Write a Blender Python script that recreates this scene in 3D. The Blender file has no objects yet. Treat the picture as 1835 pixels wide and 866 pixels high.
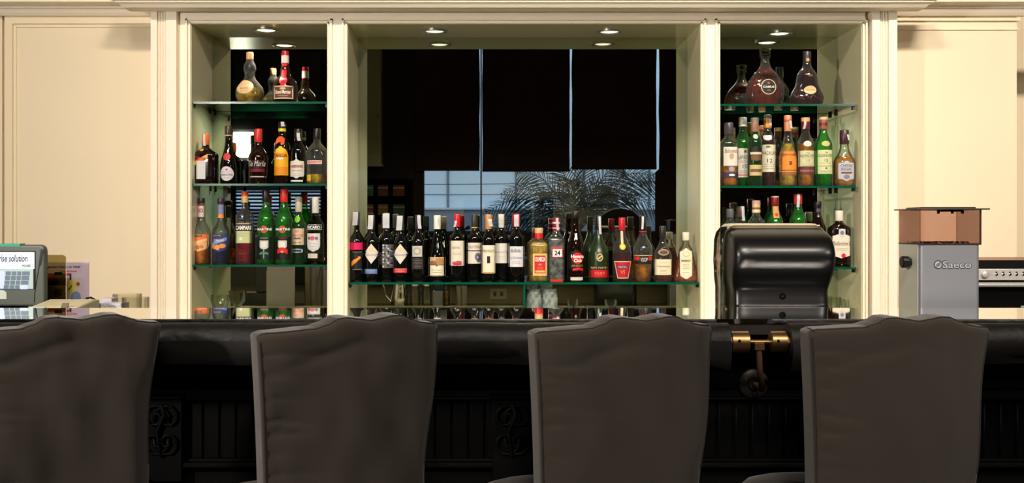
import bpy, math, random
from mathutils import Vector, Matrix, noise
random.seed(7)
SC = bpy.context.scene
COL = SC.collection
PI = math.pi
# ------------------------------------------------------------------ camera
F = 1800.0; VX = 906.0; VY = 408.0; EYE = 1.295      # focal length in px of the 1835 px frame, vanishing point, eye height
cam_d = bpy.data.cameras.new('camera'); cam = bpy.data.objects.new('camera', cam_d); COL.objects.link(cam)
cam.location = (0, 0, EYE); cam.rotation_euler = (PI/2, 0, 0)
cam_d.sensor_width = 36.0; cam_d.lens = F/1835*36.0
cam_d.shift_x = (917.5-VX)/1835; cam_d.shift_y = -(433-VY)/1835
cam_d.clip_start = 0.05
SC.camera = cam
SC.view_settings.view_transform = 'Standard'; SC.view_settings.look = 'None'
SC.view_settings.exposure = 0.0; SC.view_settings.gamma = 1.0; SC.view_settings.use_curve_mapping = False
SC.cycles.max_bounces = 14; SC.cycles.transparent_max_bounces = 40
SC.cycles.transmission_bounces = 10; SC.cycles.glossy_bounces = 8; SC.cycles.diffuse_bounces = 4
SC.cycles.use_denoising = True; SC.cycles.sample_clamp_indirect = 6.0
SC.cycles.caustics_refractive = False; SC.cycles.caustics_reflective = False
# ------------------------------------------------------------------ world: bluish evening daylight outside the windows
W = bpy.data.worlds.new('evening_sky'); SC.world = W; W.use_nodes = True
W.node_tree.nodes['Background'].inputs[0].default_value = (0.50, 0.61, 0.84, 1)
W.node_tree.nodes['Background'].inputs[1].default_value = 3.0
# ------------------------------------------------------------------ helpers
def lin(c):
    return tuple(((v/255)/12.92 if v/255 <= 0.04045 else ((v/255+0.055)/1.055)**2.4) for v in c)
def area_light(name, loc, target, power, size, color=(1, 1, 1), size_y=None, spread=180, parent=None):
    d = bpy.data.lights.new(name, 'AREA'); d.energy = power; d.color = color; d.size = size
    if size_y: d.shape = 'RECTANGLE'; d.size_y = size_y
    d.spread = math.radians(spread)
    o = bpy.data.objects.new(name, d); COL.objects.link(o); o.location = loc
    o.rotation_euler = (Vector(target)-Vector(loc)).to_track_quat('-Z', 'Y').to_euler()
    if parent:
        o.parent = parent; o.matrix_parent_inverse = Matrix.Translation(parent.location).inverted()
    return o
def spot_light(name, loc, target, power, angle, color=(1, 1, 1), blend=.6, radius=.03):
    d = bpy.data.lights.new(name, 'SPOT'); d.energy = power; d.color = color
    d.spot_size = math.radians(angle); d.spot_blend = blend; d.shadow_soft_size = radius
    o = bpy.data.objects.new(name, d); COL.objects.link(o); o.location = loc
    o.rotation_euler = (Vector(target)-Vector(loc)).to_track_quat('-Z', 'Y').to_euler()
    return o
# ------------------------------------------------------------------ lights
KEY = (-2.33, 0.05, 2.03)             # flash head seen again in the mirror of the left niche
WARM = (1.0, .875, .74)
area_light('flash_light', (KEY[0], KEY[1]+.07, KEY[2]), (0.9, 4.2, 1.4), 76, 0.16, (1.0, .915, .81), .20, 150)
area_light('room_ceiling_light', (2.3, -1.6, 4.9), (2.0, 4.2, 1.75), 36, 1.0, WARM, .3, 58)
area_light('room_ceiling_light', (0, -1.6, 4.9), (.2, 4.2, 1.75), 35, 1.0, WARM, .3, 58)
area_light('room_ceiling_light', (-2.0, -1.6, 4.9), (-1.4, 4.2, 1.75), 9, 1.0, WARM, .3, 58)
area_light('room_ceiling_light', (.4, -4, 4.9), (.3, -3, .5), 160, 1.2, WARM, .8, 160)
spot_light('right_room_spot', (2.9, .2, 2.6), (0.9, 4.2, 1.2), 85, 62, (1.0, .92, .8), .5, .06)

_m = {}
def P_(name, col, rough=.5, metal=0, spec=.5, ior=None, coat=0, emis=None, es=0, trans=0, alpha=1, sheen=0, noise_amt=0, noise_scale=8, bump=0, bump_scale=60, srgb=True):
    if name in _m: return _m[name]
    m = bpy.data.materials.new(name); m.use_nodes = True
    nt = m.node_tree; b = nt.nodes['Principled BSDF']
    c = lin(col) if srgb else col
    b.inputs['Base Color'].default_value = (*c, 1)
    b.inputs['Roughness'].default_value = rough; b.inputs['Metallic'].default_value = metal
    b.inputs['Specular IOR Level'].default_value = spec
    if ior: b.inputs['IOR'].default_value = ior
    b.inputs['Coat Weight'].default_value = coat; b.inputs['Coat Roughness'].default_value = .05
    b.inputs['Transmission Weight'].default_value = trans
    b.inputs['Alpha'].default_value = alpha
    b.inputs['Sheen Weight'].default_value = sheen
    if emis: b.inputs['Emission Color'].default_value = (*lin(emis), 1); b.inputs['Emission Strength'].default_value = es
    if noise_amt or bump:
        tc = nt.nodes.new('ShaderNodeTexCoord')
    if noise_amt:
        n = nt.nodes.new('ShaderNodeTexNoise'); n.inputs['Scale'].default_value = noise_scale; n.inputs['Detail'].default_value = 5
        nt.links.new(tc.outputs['Object'], n.inputs['Vector'])
        mx = nt.nodes.new('ShaderNodeMix'); mx.data_type = 'RGBA'
        mx.inputs[6].default_value = (*[v*(1-noise_amt) for v in c], 1); mx.inputs[7].default_value = (*[min(1, v*(1+noise_amt)) for v in c], 1)
        nt.links.new(n.outputs['Fac'], mx.inputs[0]); nt.links.new(mx.outputs[2], b.inputs['Base Color'])
    if bump:
        n2 = nt.nodes.new('ShaderNodeTexNoise'); n2.inputs['Scale'].default_value = bump_scale
        nt.links.new(tc.outputs['Object'], n2.inputs['Vector'])
        bp = nt.nodes.new('ShaderNodeBump'); bp.inputs['Strength'].default_value = bump; bp.inputs['Distance'].default_value = .01
        nt.links.new(n2.outputs['Fac'], bp.inputs['Height']); nt.links.new(bp.outputs['Normal'], b.inputs['Normal'])
    _m[name] = m
    return m
def thin_glass(name, tint, edge, gloss=.05, refl=1.0, film=0):
    """see-through glass: clear face on, tinted and shiny towards the rim"""
    if name in _m: return _m[name]
    m = bpy.data.materials.new(name); m.use_nodes = True; nt = m.node_tree; nt.nodes.clear()
    out = nt.nodes.new('ShaderNodeOutputMaterial'); lw = nt.nodes.new('ShaderNodeLayerWeight'); lw.inputs[0].default_value = .35
    fr = nt.nodes.new('ShaderNodeFresnel'); fr.inputs[0].default_value = 1.5
    mc = nt.nodes.new('ShaderNodeMix'); mc.data_type = 'RGBA'; mc.inputs[6].default_value = (*tint, 1); mc.inputs[7].default_value = (*edge, 1)
    pw = nt.nodes.new('ShaderNodeMath'); pw.operation = 'POWER'; pw.inputs[1].default_value = 1.6
    nt.links.new(lw.outputs['Facing'], pw.inputs[0]); nt.links.new(pw.outputs[0], mc.inputs[0])
    tr = nt.nodes.new('ShaderNodeBsdfTransparent'); nt.links.new(mc.outputs[2], tr.inputs[0])
    gl = nt.nodes.new('ShaderNodeBsdfGlossy'); gl.inputs['Roughness'].default_value = gloss
    mu = nt.nodes.new('ShaderNodeMath'); mu.operation = 'MULTIPLY'; mu.inputs[1].default_value = refl; mu.use_clamp = True
    nt.links.new(fr.outputs[0], mu.inputs[0])
    mx = nt.nodes.new('ShaderNodeMixShader'); nt.links.new(mu.outputs[0], mx.inputs[0]); nt.links.new(tr.outputs[0], mx.inputs[1]); nt.links.new(gl.outputs[0], mx.inputs[2])
    if film:      # pale haze mixed into the colour to imitate bright reflections on the glass
        df = nt.nodes.new('ShaderNodeBsdfDiffuse'); df.inputs[0].default_value = (*[min(1, v*.9+.08) for v in tint], 1)
        m2 = nt.nodes.new('ShaderNodeMixShader'); ad = nt.nodes.new('ShaderNodeMath'); ad.operation = 'MULTIPLY_ADD'; ad.inputs[1].default_value = film*2.2; ad.inputs[2].default_value = film*.5; ad.use_clamp = True
        nt.links.new(pw.outputs[0], ad.inputs[0]); nt.links.new(ad.outputs[0], m2.inputs[0])
        nt.links.new(mx.outputs[0], m2.inputs[1]); nt.links.new(df.outputs[0], m2.inputs[2]); mx = m2
    nt.links.new(mx.outputs[0], out.inputs[0]); _m[name] = m
    return m
def liquid(name, col, body=.5, tint=None):
    """coloured spirit: part see-through, part glowing with scattered light"""
    if name in _m: return _m[name]
    c = lin(col); t = lin(tint) if tint else c
    m = bpy.data.materials.new(name); m.use_nodes = True; nt = m.node_tree; nt.nodes.clear()
    out = nt.nodes.new('ShaderNodeOutputMaterial')
    tr = nt.nodes.new('ShaderNodeBsdfTransparent'); tr.inputs[0].default_value = (*[v**.6 for v in t], 1)
    df = nt.nodes.new('ShaderNodeBsdfDiffuse'); df.inputs[0].default_value = (*c, 1)
    tl = nt.nodes.new('ShaderNodeBsdfTranslucent'); tl.inputs[0].default_value = (*c, 1)
    a = nt.nodes.new('ShaderNodeMixShader'); a.inputs[0].default_value = .45
    nt.links.new(df.outputs[0], a.inputs[1]); nt.links.new(tl.outputs[0], a.inputs[2])
    # uneven glow: swirls of caught light
    tc = nt.nodes.new('ShaderNodeTexCoord'); n = nt.nodes.new('ShaderNodeTexNoise'); n.inputs['Scale'].default_value = 38; n.inputs['Detail'].default_value = 2
    nt.links.new(tc.outputs['Object'], n.inputs['Vector'])
    mr = nt.nodes.new('ShaderNodeMapRange'); mr.inputs[1].default_value = .35; mr.inputs[2].default_value = .65
    mr.inputs[3].default_value = max(0, body-.3); mr.inputs[4].default_value = min(1, body+.3)
    nt.links.new(n.outputs['Fac'], mr.inputs[0])
    b = nt.nodes.new('ShaderNodeMixShader'); nt.links.new(mr.outputs[0], b.inputs[0])
    nt.links.new(tr.outputs[0], b.inputs[1]); nt.links.new(a.outputs[0], b.inputs[2])
    gl = nt.nodes.new('ShaderNodeBsdfGlossy'); gl.inputs['Roughness'].default_value = .08
    fr = nt.nodes.new('ShaderNodeFresnel'); fr.inputs[0].default_value = 1.25
    e = nt.nodes.new('ShaderNodeMixShader'); nt.links.new(fr.outputs[0], e.inputs[0]); nt.links.new(b.outputs[0], e.inputs[1]); nt.links.new(gl.outputs[0], e.inputs[2])
    nt.links.new(e.outputs[0], out.inputs[0]); _m[name] = m
    return m
def paper(col, rough=.55):
    return P_('print_%02x%02x%02x' % tuple(int(v) for v in col), col, rough, spec=.3)

def tag(o, label=None, cat=None, group=None, kind=None):
    if label: o['label'] = label
    if cat: o['category'] = cat
    if group: o['group'] = group
    if kind: o['kind'] = kind
    return o
def empty(name, loc, label=None, cat=None, group=None, rz=0):
    o = bpy.data.objects.new(name, None); COL.objects.link(o); o.location = loc; o.rotation_euler = (0, 0, rz)
    o.empty_display_size = .05
    return tag(o, label, cat, group)

_txt = {}
def text_geo(s, bold=0.0, shear=0.0):
    k = (s, bold, shear)
    if k in _txt: return _txt[k]
    c = bpy.data.curves.new('t', 'FONT'); c.body = s; c.size = 1; c.offset = bold; c.shear = shear; c.resolution_u = 3
    o = bpy.data.objects.new('t', c); COL.objects.link(o)
    bpy.context.view_layer.update()
    me = bpy.data.meshes.new_from_object(o.evaluated_get(bpy.context.evaluated_depsgraph_get()))
    vs = [v.co.copy() for v in me.vertices]; fs = [tuple(p.vertices) for p in me.polygons]
    bpy.data.objects.remove(o); bpy.data.curves.remove(c); bpy.data.meshes.remove(me)
    x0 = min(v.x for v in vs); x1 = max(v.x for v in vs); y0 = min(v.y for v in vs); y1 = max(v.y for v in vs)
    vs = [((v.x-x0)/(x1-x0)*2-1, (v.y-y0)/(y1-y0)*2-1) for v in vs]
    _txt[k] = (vs, fs); return _txt[k]

class MB:
    def __init__(s, origin=(0, 0, 0)):
        s.v = []; s.f = []; s.mi = []; s.mats = []; s.o = Vector(origin)
    def m(s, mat):
        if mat not in s.mats: s.mats.append(mat)
        return s.mats.index(mat)
    def add(s, vs, fs, mat):
        b = len(s.v); i = s.m(mat); s.v += [Vector(v) for v in vs]
        for f in fs: s.f.append(tuple(b+k for k in f)); s.mi.append(i)
        return s
    def box(s, x0, x1, y0, y1, z0, z1, mat, M=None):
        vs = [(x, y, z) for x in (x0, x1) for y in (y0, y1) for z in (z0, z1)]
        if M: vs = [M @ Vector(v) for v in vs]
        return s.add(vs, [(0, 1, 3, 2), (4, 6, 7, 5), (0, 4, 5, 1), (2, 3, 7, 6), (0, 2, 6, 4), (1, 5, 7, 3)], mat)
    def rbox(s, x0, x1, y0, y1, z0, z1, mat, r=.01, seg=4, axis='y', M=None):
        """box whose outline seen along `axis` has rounded corners"""
        pts = []
        if axis == 'y': a0, a1, b0, b1, c0, c1 = x0, x1, z0, z1, y0, y1
        elif axis == 'z': a0, a1, b0, b1, c0, c1 = x0, x1, y0, y1, z0, z1
        else: a0, a1, b0, b1, c0, c1 = y0, y1, z0, z1, x0, x1
        for ca, cb, t0 in ((a1-r, b1-r, 0), (a0+r, b1-r, 90), (a0+r, b0+r, 180), (a1-r, b0+r, 270)):
            for k in range(seg+1):
                t = math.radians(t0+90*k/seg); pts.append((ca+r*math.cos(t), cb+r*math.sin(t)))
        return s.prism(pts, c0, c1, mat, axis, M)
    def prism(s, pts, c0, c1, mat, axis='y', M=None):
        n = len(pts)
        def q(a, b, c): return {'y': (a, c, b), 'z': (a, b, c), 'x': (c, a, b)}[axis]
        vs = [q(a, b, c0) for a, b in pts]+[q(a, b, c1) for a, b in pts]
        if M: vs = [M @ Vector(v) for v in vs]
        fs = [tuple(range(n))[::-1], tuple(range(n, 2*n))]+[(k, (k+1) % n, n+(k+1) % n, n+k) for k in range(n)]
        return s.add(vs, fs, mat)
    def lathe(s, prof, mat, cx=0, cy=0, seg=28, sec=None, cap0=True, cap1=True, M=None):
        """prof: (z, r); sec(r) -> (n, depth_ratio) superellipse section"""
        vs = []; fs = []
        for z, r in prof:
            n, dr = sec(r) if sec else (2, 1)
            for k in range(seg):
                t = 2*PI*k/seg; c, d = math.cos(t), math.sin(t)
                vs.append((cx+r*math.copysign(abs(c)**(2/n), c), cy+r*dr*math.copysign(abs(d)**(2/n), d), z))
        for i in range(len(prof)-1):
            for k in range(seg):
                a = i*seg+k; b = i*seg+(k+1) % seg; fs.append((a, b, b+seg, a+seg))
        if cap0: fs.append(tuple(range(seg))[::-1])
        if cap1: fs.append(tuple((len(prof)-1)*seg+k for k in range(seg)))
        if M: vs = [M @ Vector(v) for v in vs]
        return s.add(vs, fs, mat)
    def tube(s, pts, r, mat, seg=8, close=False):
        pts = [Vector(p) for p in pts]; n = len(pts); rr = r if isinstance(r, (list, tuple)) else [r]*n
        vs = []; up = None
        for i, p in enumerate(pts):
            if close: d = pts[(i+1) % n]-pts[i-1]
            else: d = pts[min(i+1, n-1)]-pts[max(i-1, 0)]
            d.normalize()
            if up is None: up = d.orthogonal().normalized()
            up = (up-d*up.dot(d)).normalized(); e = d.cross(up)
            for k in range(seg):
                t = 2*PI*k/seg; vs.append(p+(up*math.cos(t)+e*math.sin(t))*rr[i])
        fs = []
        for i in range(n if close else n-1):
            for k in range(seg):
                a = i*seg+k; b = i*seg+(k+1) % seg; c = ((i+1) % n)*seg
                fs.append((a, b, c+(k+1) % seg, c+k))
        if not close: fs.append(tuple(range(seg))[::-1]); fs.append(tuple((n-1)*seg+k for k in range(seg)))
        return s.add(vs, fs, mat)
    def flat_text(s, txt, cx, z, w, h, y, mat, bold=0, shear=0, M=None, th=None):
        vs, fs = text_geo(txt, bold, shear)
        pts = [Vector((cx+a*w/2, y, z+b*h/2)) for a, b in vs]
        if M: pts = [M @ p for p in pts]
        return s.add(pts, fs, mat)
    def build(s, name, parent=None, smooth=True, angle=40, bevel=0, bseg=2, mods=None):
        me = bpy.data.meshes.new(name)
        me.from_pydata([v-s.o for v in s.v], [], s.f)
        for m in s.mats: me.materials.append(m)
        me.polygons.foreach_set('material_index', s.mi)
        if smooth:
            me.polygons.foreach_set('use_smooth', [True]*len(me.polygons))
            me.update(); me.set_sharp_from_angle(angle=math.radians(angle))
        me.update()
        o = bpy.data.objects.new(name, me); COL.objects.link(o); o.location = s.o
        if parent is not None: o.parent = parent
        if bevel:
            b = o.modifiers.new('bevel', 'BEVEL'); b.width = bevel; b.segments = bseg; b.limit_method = 'ANGLE'; b.angle_limit = math.radians(40)
        return o
def struct(name, mb, **kw):
    o = mb.build(name, **kw); o['kind'] = 'structure'; return o
def X(px, Y): return (px-VX)*Y/F
def Z(py, Y): return EYE-(py-VY)*Y/F
# ------------------------------------------------------------------ materials of the room
CREAM = P_('cream_paint', (242, 231, 210), .45, spec=.35, noise_amt=.04, noise_scale=3)
CREAM2 = P_('cream_wall_paint', (236, 220, 190), .6, spec=.25, noise_amt=.05, noise_scale=2)
OLIVE = P_('niche_paint', (232, 226, 186), .16, spec=.6, noise_amt=.05, noise_scale=5)
DARKW = P_('black_stained_wood', (5, 5, 5), .5, spec=.08, noise_amt=.3, noise_scale=20)
DARKROOM = P_('dark_brown_wall', (40, 26, 22), .7)
FLOORM = P_('dark_floor', (52, 36, 26), .4, noise_amt=.2)
CEILM = P_('ceiling_paint', (120, 112, 98), .8)
BLACKGLOSS = P_('black_glass_top', (4, 4, 4), .025, spec=1, ior=8)
MIRROR = bpy.data.materials.new('mirror'); MIRROR.use_nodes = True
_b = MIRROR.node_tree.nodes['Principled BSDF']; _b.inputs['Base Color'].default_value = (.66, .72, .60, 1); _b.inputs['Metallic'].default_value = 1; _b.inputs['Roughness'].default_value = .008
SHELFGLASS = thin_glass('shelf_glass', (.80, .90, .86), (.35, .60, .52), .03, 1.0)
SHELFEDGE = P_('shelf_glass_edge', (6, 92, 66), .12, spec=.8, trans=.3)
STEEL = P_('brushed_steel', (190, 188, 182), .28, 1)
CHROME = P_('chrome', (220, 218, 212), .1, 1)
BLACKP = P_('black_plastic', (12, 12, 13), .3, spec=.5)
BRASS = P_('aged_brass', (166, 132, 92), .34, 1, noise_amt=.2, noise_scale=30)
CLEAR = thin_glass('clear_glass', (.90, .93, .88), (.5, .54, .48), .04, .7)

# ------------------------------------------------------------------ room shell
YF = 4.20; YM = 4.50; YW = 4.37
YB = -9.0
CZ = 5.0
XW = 6.5
struct('floor', MB().box(-XW, XW, YB, 5.3, -.1, 0, FLOORM))
struct('ceiling', MB().box(-XW, XW, YB-.2, 5.3, CZ, CZ+.1, CEILM))
# back wall left of the bar front: flat panel with a routed frame
def fx(px, Y=YF): return (px-VX)*Y/F
def fz(py, Y=YF): return EYE-(py-VY)*Y/F
w = MB(); xl, xr = -XW, fx(285)
w.box(xl, X(4, YW), YW, 5.2, 0, CZ, CREAM2)
w.box(X(8, YW), xr, YW, 5.2, 0, CZ, CREAM2)
w.box(X(4, YW), X(8, YW), YW+.02, 5.2, 0, CZ, CREAM2)
g = lambda a, b, c, d, y=YW-.008: w.box(X(a, YW), X(b, YW), y, YW, Z(d, YW), Z(c, YW), CREAM2)
g(10, 24, 28, 900); g(24, 275, 28, 43)                # stile and rail
g(27.5, 30.5, 46, 900, YW-.005); g(30, 275, 46.5, 49, YW-.005)
struct('wall_left', w)
w = MB()
w.box(fx(1600), X(1822, YW), YW, 5.2, 0, CZ, CREAM2)
w.box(X(1822, YW), XW, 4.95, 5.2, 0, CZ, CREAM2)
w.box(fx(1600), X(1826, YW), YW-.012, YW, Z(38, YW), Z(33, YW), CREAM2)
w.box(fx(1600), X(1824, YW), YW-.006, YW, Z(54, YW), Z(51, YW), CREAM2)
struct('wall_right', w)
sd = MB(); sd.box(-XW-.1, -XW, YB, 5.3, 0, CZ, DARKROOM); struct('wall_far_left', sd)
sd = MB(); sd.box(XW, XW+.1, YB, 5.3, 0, CZ, DARKROOM); struct('wall_far_right', sd)
struct('wall_behind', MB().box(-XW, XW, 5.2, 5.3, 0, CZ, CREAM2))
# crown moulding above the walls (continues across, behind the bar front's own cornice)
def cornice(mb, x0, x1, ybase, steps, mat, ret0=0, ret1=0):
    """steps: (proj0, proj1, z0, z1) sloping courses along X; ends follow the projection so mitres show"""
    for p0, p1, z0, z1 in steps:
        vs = []
        for (p, z) in ((p0, z0), (p1, z1)):
            vs += [(x0-p*ret0, ybase-p, z), (x1+p*ret1, ybase-p, z), (x1+p*ret1, ybase, z), (x0-p*ret0, ybase, z)]
        mb.add(vs, [(0, 1, 5, 4), (1, 2, 6, 5), (3, 0, 4, 7), (2, 3, 7, 6), (3, 2, 1, 0), (4, 5, 6, 7)], mat)
cr = MB()
zz = lambda py, p, yb: EYE-(py-VY)*(yb-p)/F
def crown(mb, x0, x1, yb, rows, r0=0, r1=0):
    cornice(mb, x0, x1, yb, [(p0, p1, zz(a, p0, yb), zz(b, p1, yb)) for p0, p1, a, b in rows], CREAM, r0, r1)
rows_side = [(.02, .03, 28, 23), (.03, .045, 23, 14), (.05, .05, 14, 11), (.05, .085, 11, 3), (.09, .09, 3, -3), (.09, .16, -3, -30)]
crown(cr, -XW, fx(262), YW, rows_side, 0, 0)
crown(cr, fx(1600), XW, YW, rows_side, 0, 0)
struct('trim_1', cr)

# ------------------------------------------------------------------ bar front with three niches
fc = MB()
top_z = 5.0
for a, b in ((316, 342), (587, 622), (1256, 1290), (1545, 1550)):
    fc.box(fx(a), fx(b), YF, YM+.03, .846, fz(42), CREAM)
fc.box(fx(1550), fx(1563), YF+.03, YM+.03, .846, fz(20), CREAM)
fc.box(fx(316), fx(1550), YF, YM+.03, fz(42), top_z, CREAM)
# raised fillets around each opening
for a, b in ((342, 587), (622, 1256), (1290, 1545)):
    for off, wd, pr in ((0, 2.2, .006), (5.5, 3, .011)):
        x0, x1, zt = a-off, b+off, 42-off*.9
        if a == 342 and off: pass
        fc.box(fx(x0-wd), fx(x0), YF-pr, YF, .846, fz(zt-wd), CREAM)
        fc.box(fx(x1), fx(x1+wd), YF-pr, YF, .846, fz(zt-wd), CREAM)
        fc.box(fx(x0-wd), fx(x1+wd), YF-pr, YF, fz(zt), fz(zt-wd), CREAM)
# niche linings (olive gloss)
for a, b in ((342, 587), (622, 1256), (1290, 1545)):
    fc.box(fx(a), fx(a)+.002, YF+.004, YM+.02, .846, fz(42), OLIVE)
    fc.box(fx(b)-.002, fx(b), YF+.004, YM+.02, .846, fz(42), OLIVE)
    fc.box(fx(a), fx(b), YF+.004, YM+.02, fz(42)-.002, fz(42), OLIVE)
struct('wall_back_bar_front', fc, smooth=True, angle=30)
fc = MB()
# fluted pilasters
for a, b, fl in ((270, 316, (283, 288, 293)), (1563, 1608, (1579, 1584, 1589))):
    yp = YF-.03 if a < 900 else YF-.03
    fc.box(X(a, yp), X(fl[0]-2, yp), yp, YW+.02, 0, top_z, CREAM)
    fc.box(X(fl[2]+4, yp), X(b, yp), yp, YW+.02, 0, top_z, CREAM)
    fc.box(X(fl[0]-2, yp), X(fl[2]+4, yp), yp+.012, YW+.02, 0, top_z, CREAM)
    for q in fl:
        r = 2.1*yp/F; cx = X(q+1, yp)
        pts = [(cx+r*math.cos(t*PI/8), yp+.012-1.4*r*math.sin(t*PI/8)) for t in range(9)]
        fc.prism(pts, 0, top_z, CREAM, 'z')
    struct('trim_3' if a < 900 else 'trim_4', fc, smooth=True, angle=30); fc = MB()
cn = MB()
crown(cn, fx(270), fx(1608), YF-.03, [(.012, .012, 19, 15.5), (.02, .05, 15.5, 13.5), (.075, .095, 13.5, 3.5), (.10, .10, 3.5, 1.5), (.10, .17, 1.5, -20), (.17, .17, -20, -30)], 1, 1)
struct('trim_2', cn)
for lab, (a, b) in (('left', (342, 587)), ('wide middle', (622, 1256)), ('right', (1290, 1545))):
    o = MB().box(fx(a)+.002, fx(b)-.002, YM, YM+.012, .85, fz(42)-.002, MIRROR).build('mirror')
    tag(o, 'tall mirror lining the back of the %s bottle niche' % lab, 'mirror')

# recessed lamps in the niche soffits
def downlight(px, py, desc, glow, power):
    zt = fz(42)-.002; Y = (EYE-zt)*F/(py-VY) if py != VY else YF
    Y = max(YF+.07, min(YM-.09, Y))
    x = X(px, Y); root = empty('ceiling_spotlight', (x, Y, zt), desc, 'lamp', 'recessed spotlights in the niche soffits')
    r = .055
    m = MB(); m.lathe([(0, r), (-.006, r), (-.009, r-.006), (-.006, r-.014), (-.002, r-.016), (0, r-.016)], STEEL, seg=32, cap0=False, cap1=False); m.build('trim_ring', root)
    m = MB(); m.lathe([(-.001, .0385), (-.004, .03), (-.006, .012), (-.0065, .001)], P_('lamp_glow_%d' % int(glow*10), (255, 246, 220), .3, emis=(255, 244, 214), es=glow), seg=24); m.build('lamp_lens', root)
    l = spot_light('niche_spot', (x, Y, zt-.02), (x, Y+.02, 1.0), power, 95, (1, .93, .78), .8, .03)
    l.parent = root; l.matrix_parent_inverse = Matrix.Translation(root.location).inverted()
downlight(477, 53, 'round recessed spotlight in soffit of left niche', 4, 26)
downlight(779, 55, 'round recessed spotlight, left one in wide middle niche soffit', 1.5, 22)
downlight(1092, 56, 'round recessed spotlight, right one in wide middle niche soffit', 1.5, 22)
downlight(1397, 59, 'round recessed spotlight in soffit of right niche', 4, 22)

# ------------------------------------------------------------------ glass shelves
SY0, SY1 = 4.215, 4.49
SH = {}
def shelf(key, a, b, zc, desc):
    th = .009
    root = empty('glass_shelf', (fx((a+b)/2), YM-.12, zc-th/2), desc, 'shelf', 'glass shelves of the back bar')
    o = Vector(root.location); m = MB()
    x0, x1 = fx(a)+.004-o.x, fx(b)-.004-o.x; y0, y1 = SY0-o.y, SY1-o.y
    m.box(x0+.001, x1-.001, y0+.0015, y1-.001, 0, th, SHELFGLASS)
    m.box(x0, x1, y0, y0+.0015, 0, th, SHELFEDGE); m.box(x0, x1, y1-.001, y1, 0, th, SHELFEDGE)
    m.box(x0, x0+.001, y0, y1, 0, th, SHELFEDGE); m.box(x1-.001, x1, y0, y1, 0, th, SHELFEDGE)
    m.build('glass_pane', root, smooth=False)
    for xx in (x0+.004, x1-.004):
        for yy in (y0+.02, y1-.03):
            p = MB(); p.rbox(xx-.006, xx+.006, yy-.008, yy+.008, -.014, 0, BLACKP, .003, 3, 'y'); p.build('support_pin', root)
    SH[key] = zc+th/2
shelf('L1', 339, 587, 1.8195, 'top glass shelf in left niche carrying two bottles')
shelf('L2', 340, 587, 1.475, 'second glass shelf from top in left niche')
shelf('L3', 340, 587, 1.1346, 'lowest glass shelf in left niche, under seven liqueur bottles')
shelf('C', 622, 1256, 1.061, 'long glass shelf across middle niche carrying wine and spirits')
shelf('R1', 1290, 1538, 1.810, 'top glass shelf in right niche carrying two decanters')
shelf('R2', 1290, 1538, 1.466, 'second glass shelf from top in right niche, under whisky bottles')
shelf('R3', 1290, 1538, 1.124, 'lowest glass shelf in right niche, behind black dispenser')
# ------------------------------------------------------------------ bottles
BY = 4.285                                    # depth of the bottle rows
G_CLEAR = thin_glass('bottle_clear_glass', (.94, .96, .92), (.46, .50, .40), .03, 1.3, .03)
G_GREEN = thin_glass('bottle_green_glass', (.30, .85, .30), (.04, .40, .08), .03, 1.5, .05)
G_BROWN = thin_glass('bottle_brown_glass', (.42, .20, .07), (.08, .03, .01), .03, 1.5, .02)
G_OLIVE = thin_glass('bottle_olive_glass', (.30, .36, .10), (.05, .07, .01), .03, 1.5)
WINE = P_('dark_wine_glass', (9, 10, 8), .06, spec=.6)
DBROWN = P_('dark_brown_glass', (24, 10, 5), .06, spec=.6)
FROST = P_('frosted_green_glass', (28, 42, 20), .3, spec=.5)
def kglass(col): return P_('glass_%02x%02x%02x' % col, col, .06, spec=.6)
def interp(prof, z):
    for (z0, r0), (z1, r1) in zip(prof, prof[1:]):
        if z <= z1: return r0+(r1-r0)*max(0, min(1, (z-z0)/max(1e-6, z1-z0)))
    return prof[-1][1]
NB = []
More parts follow.
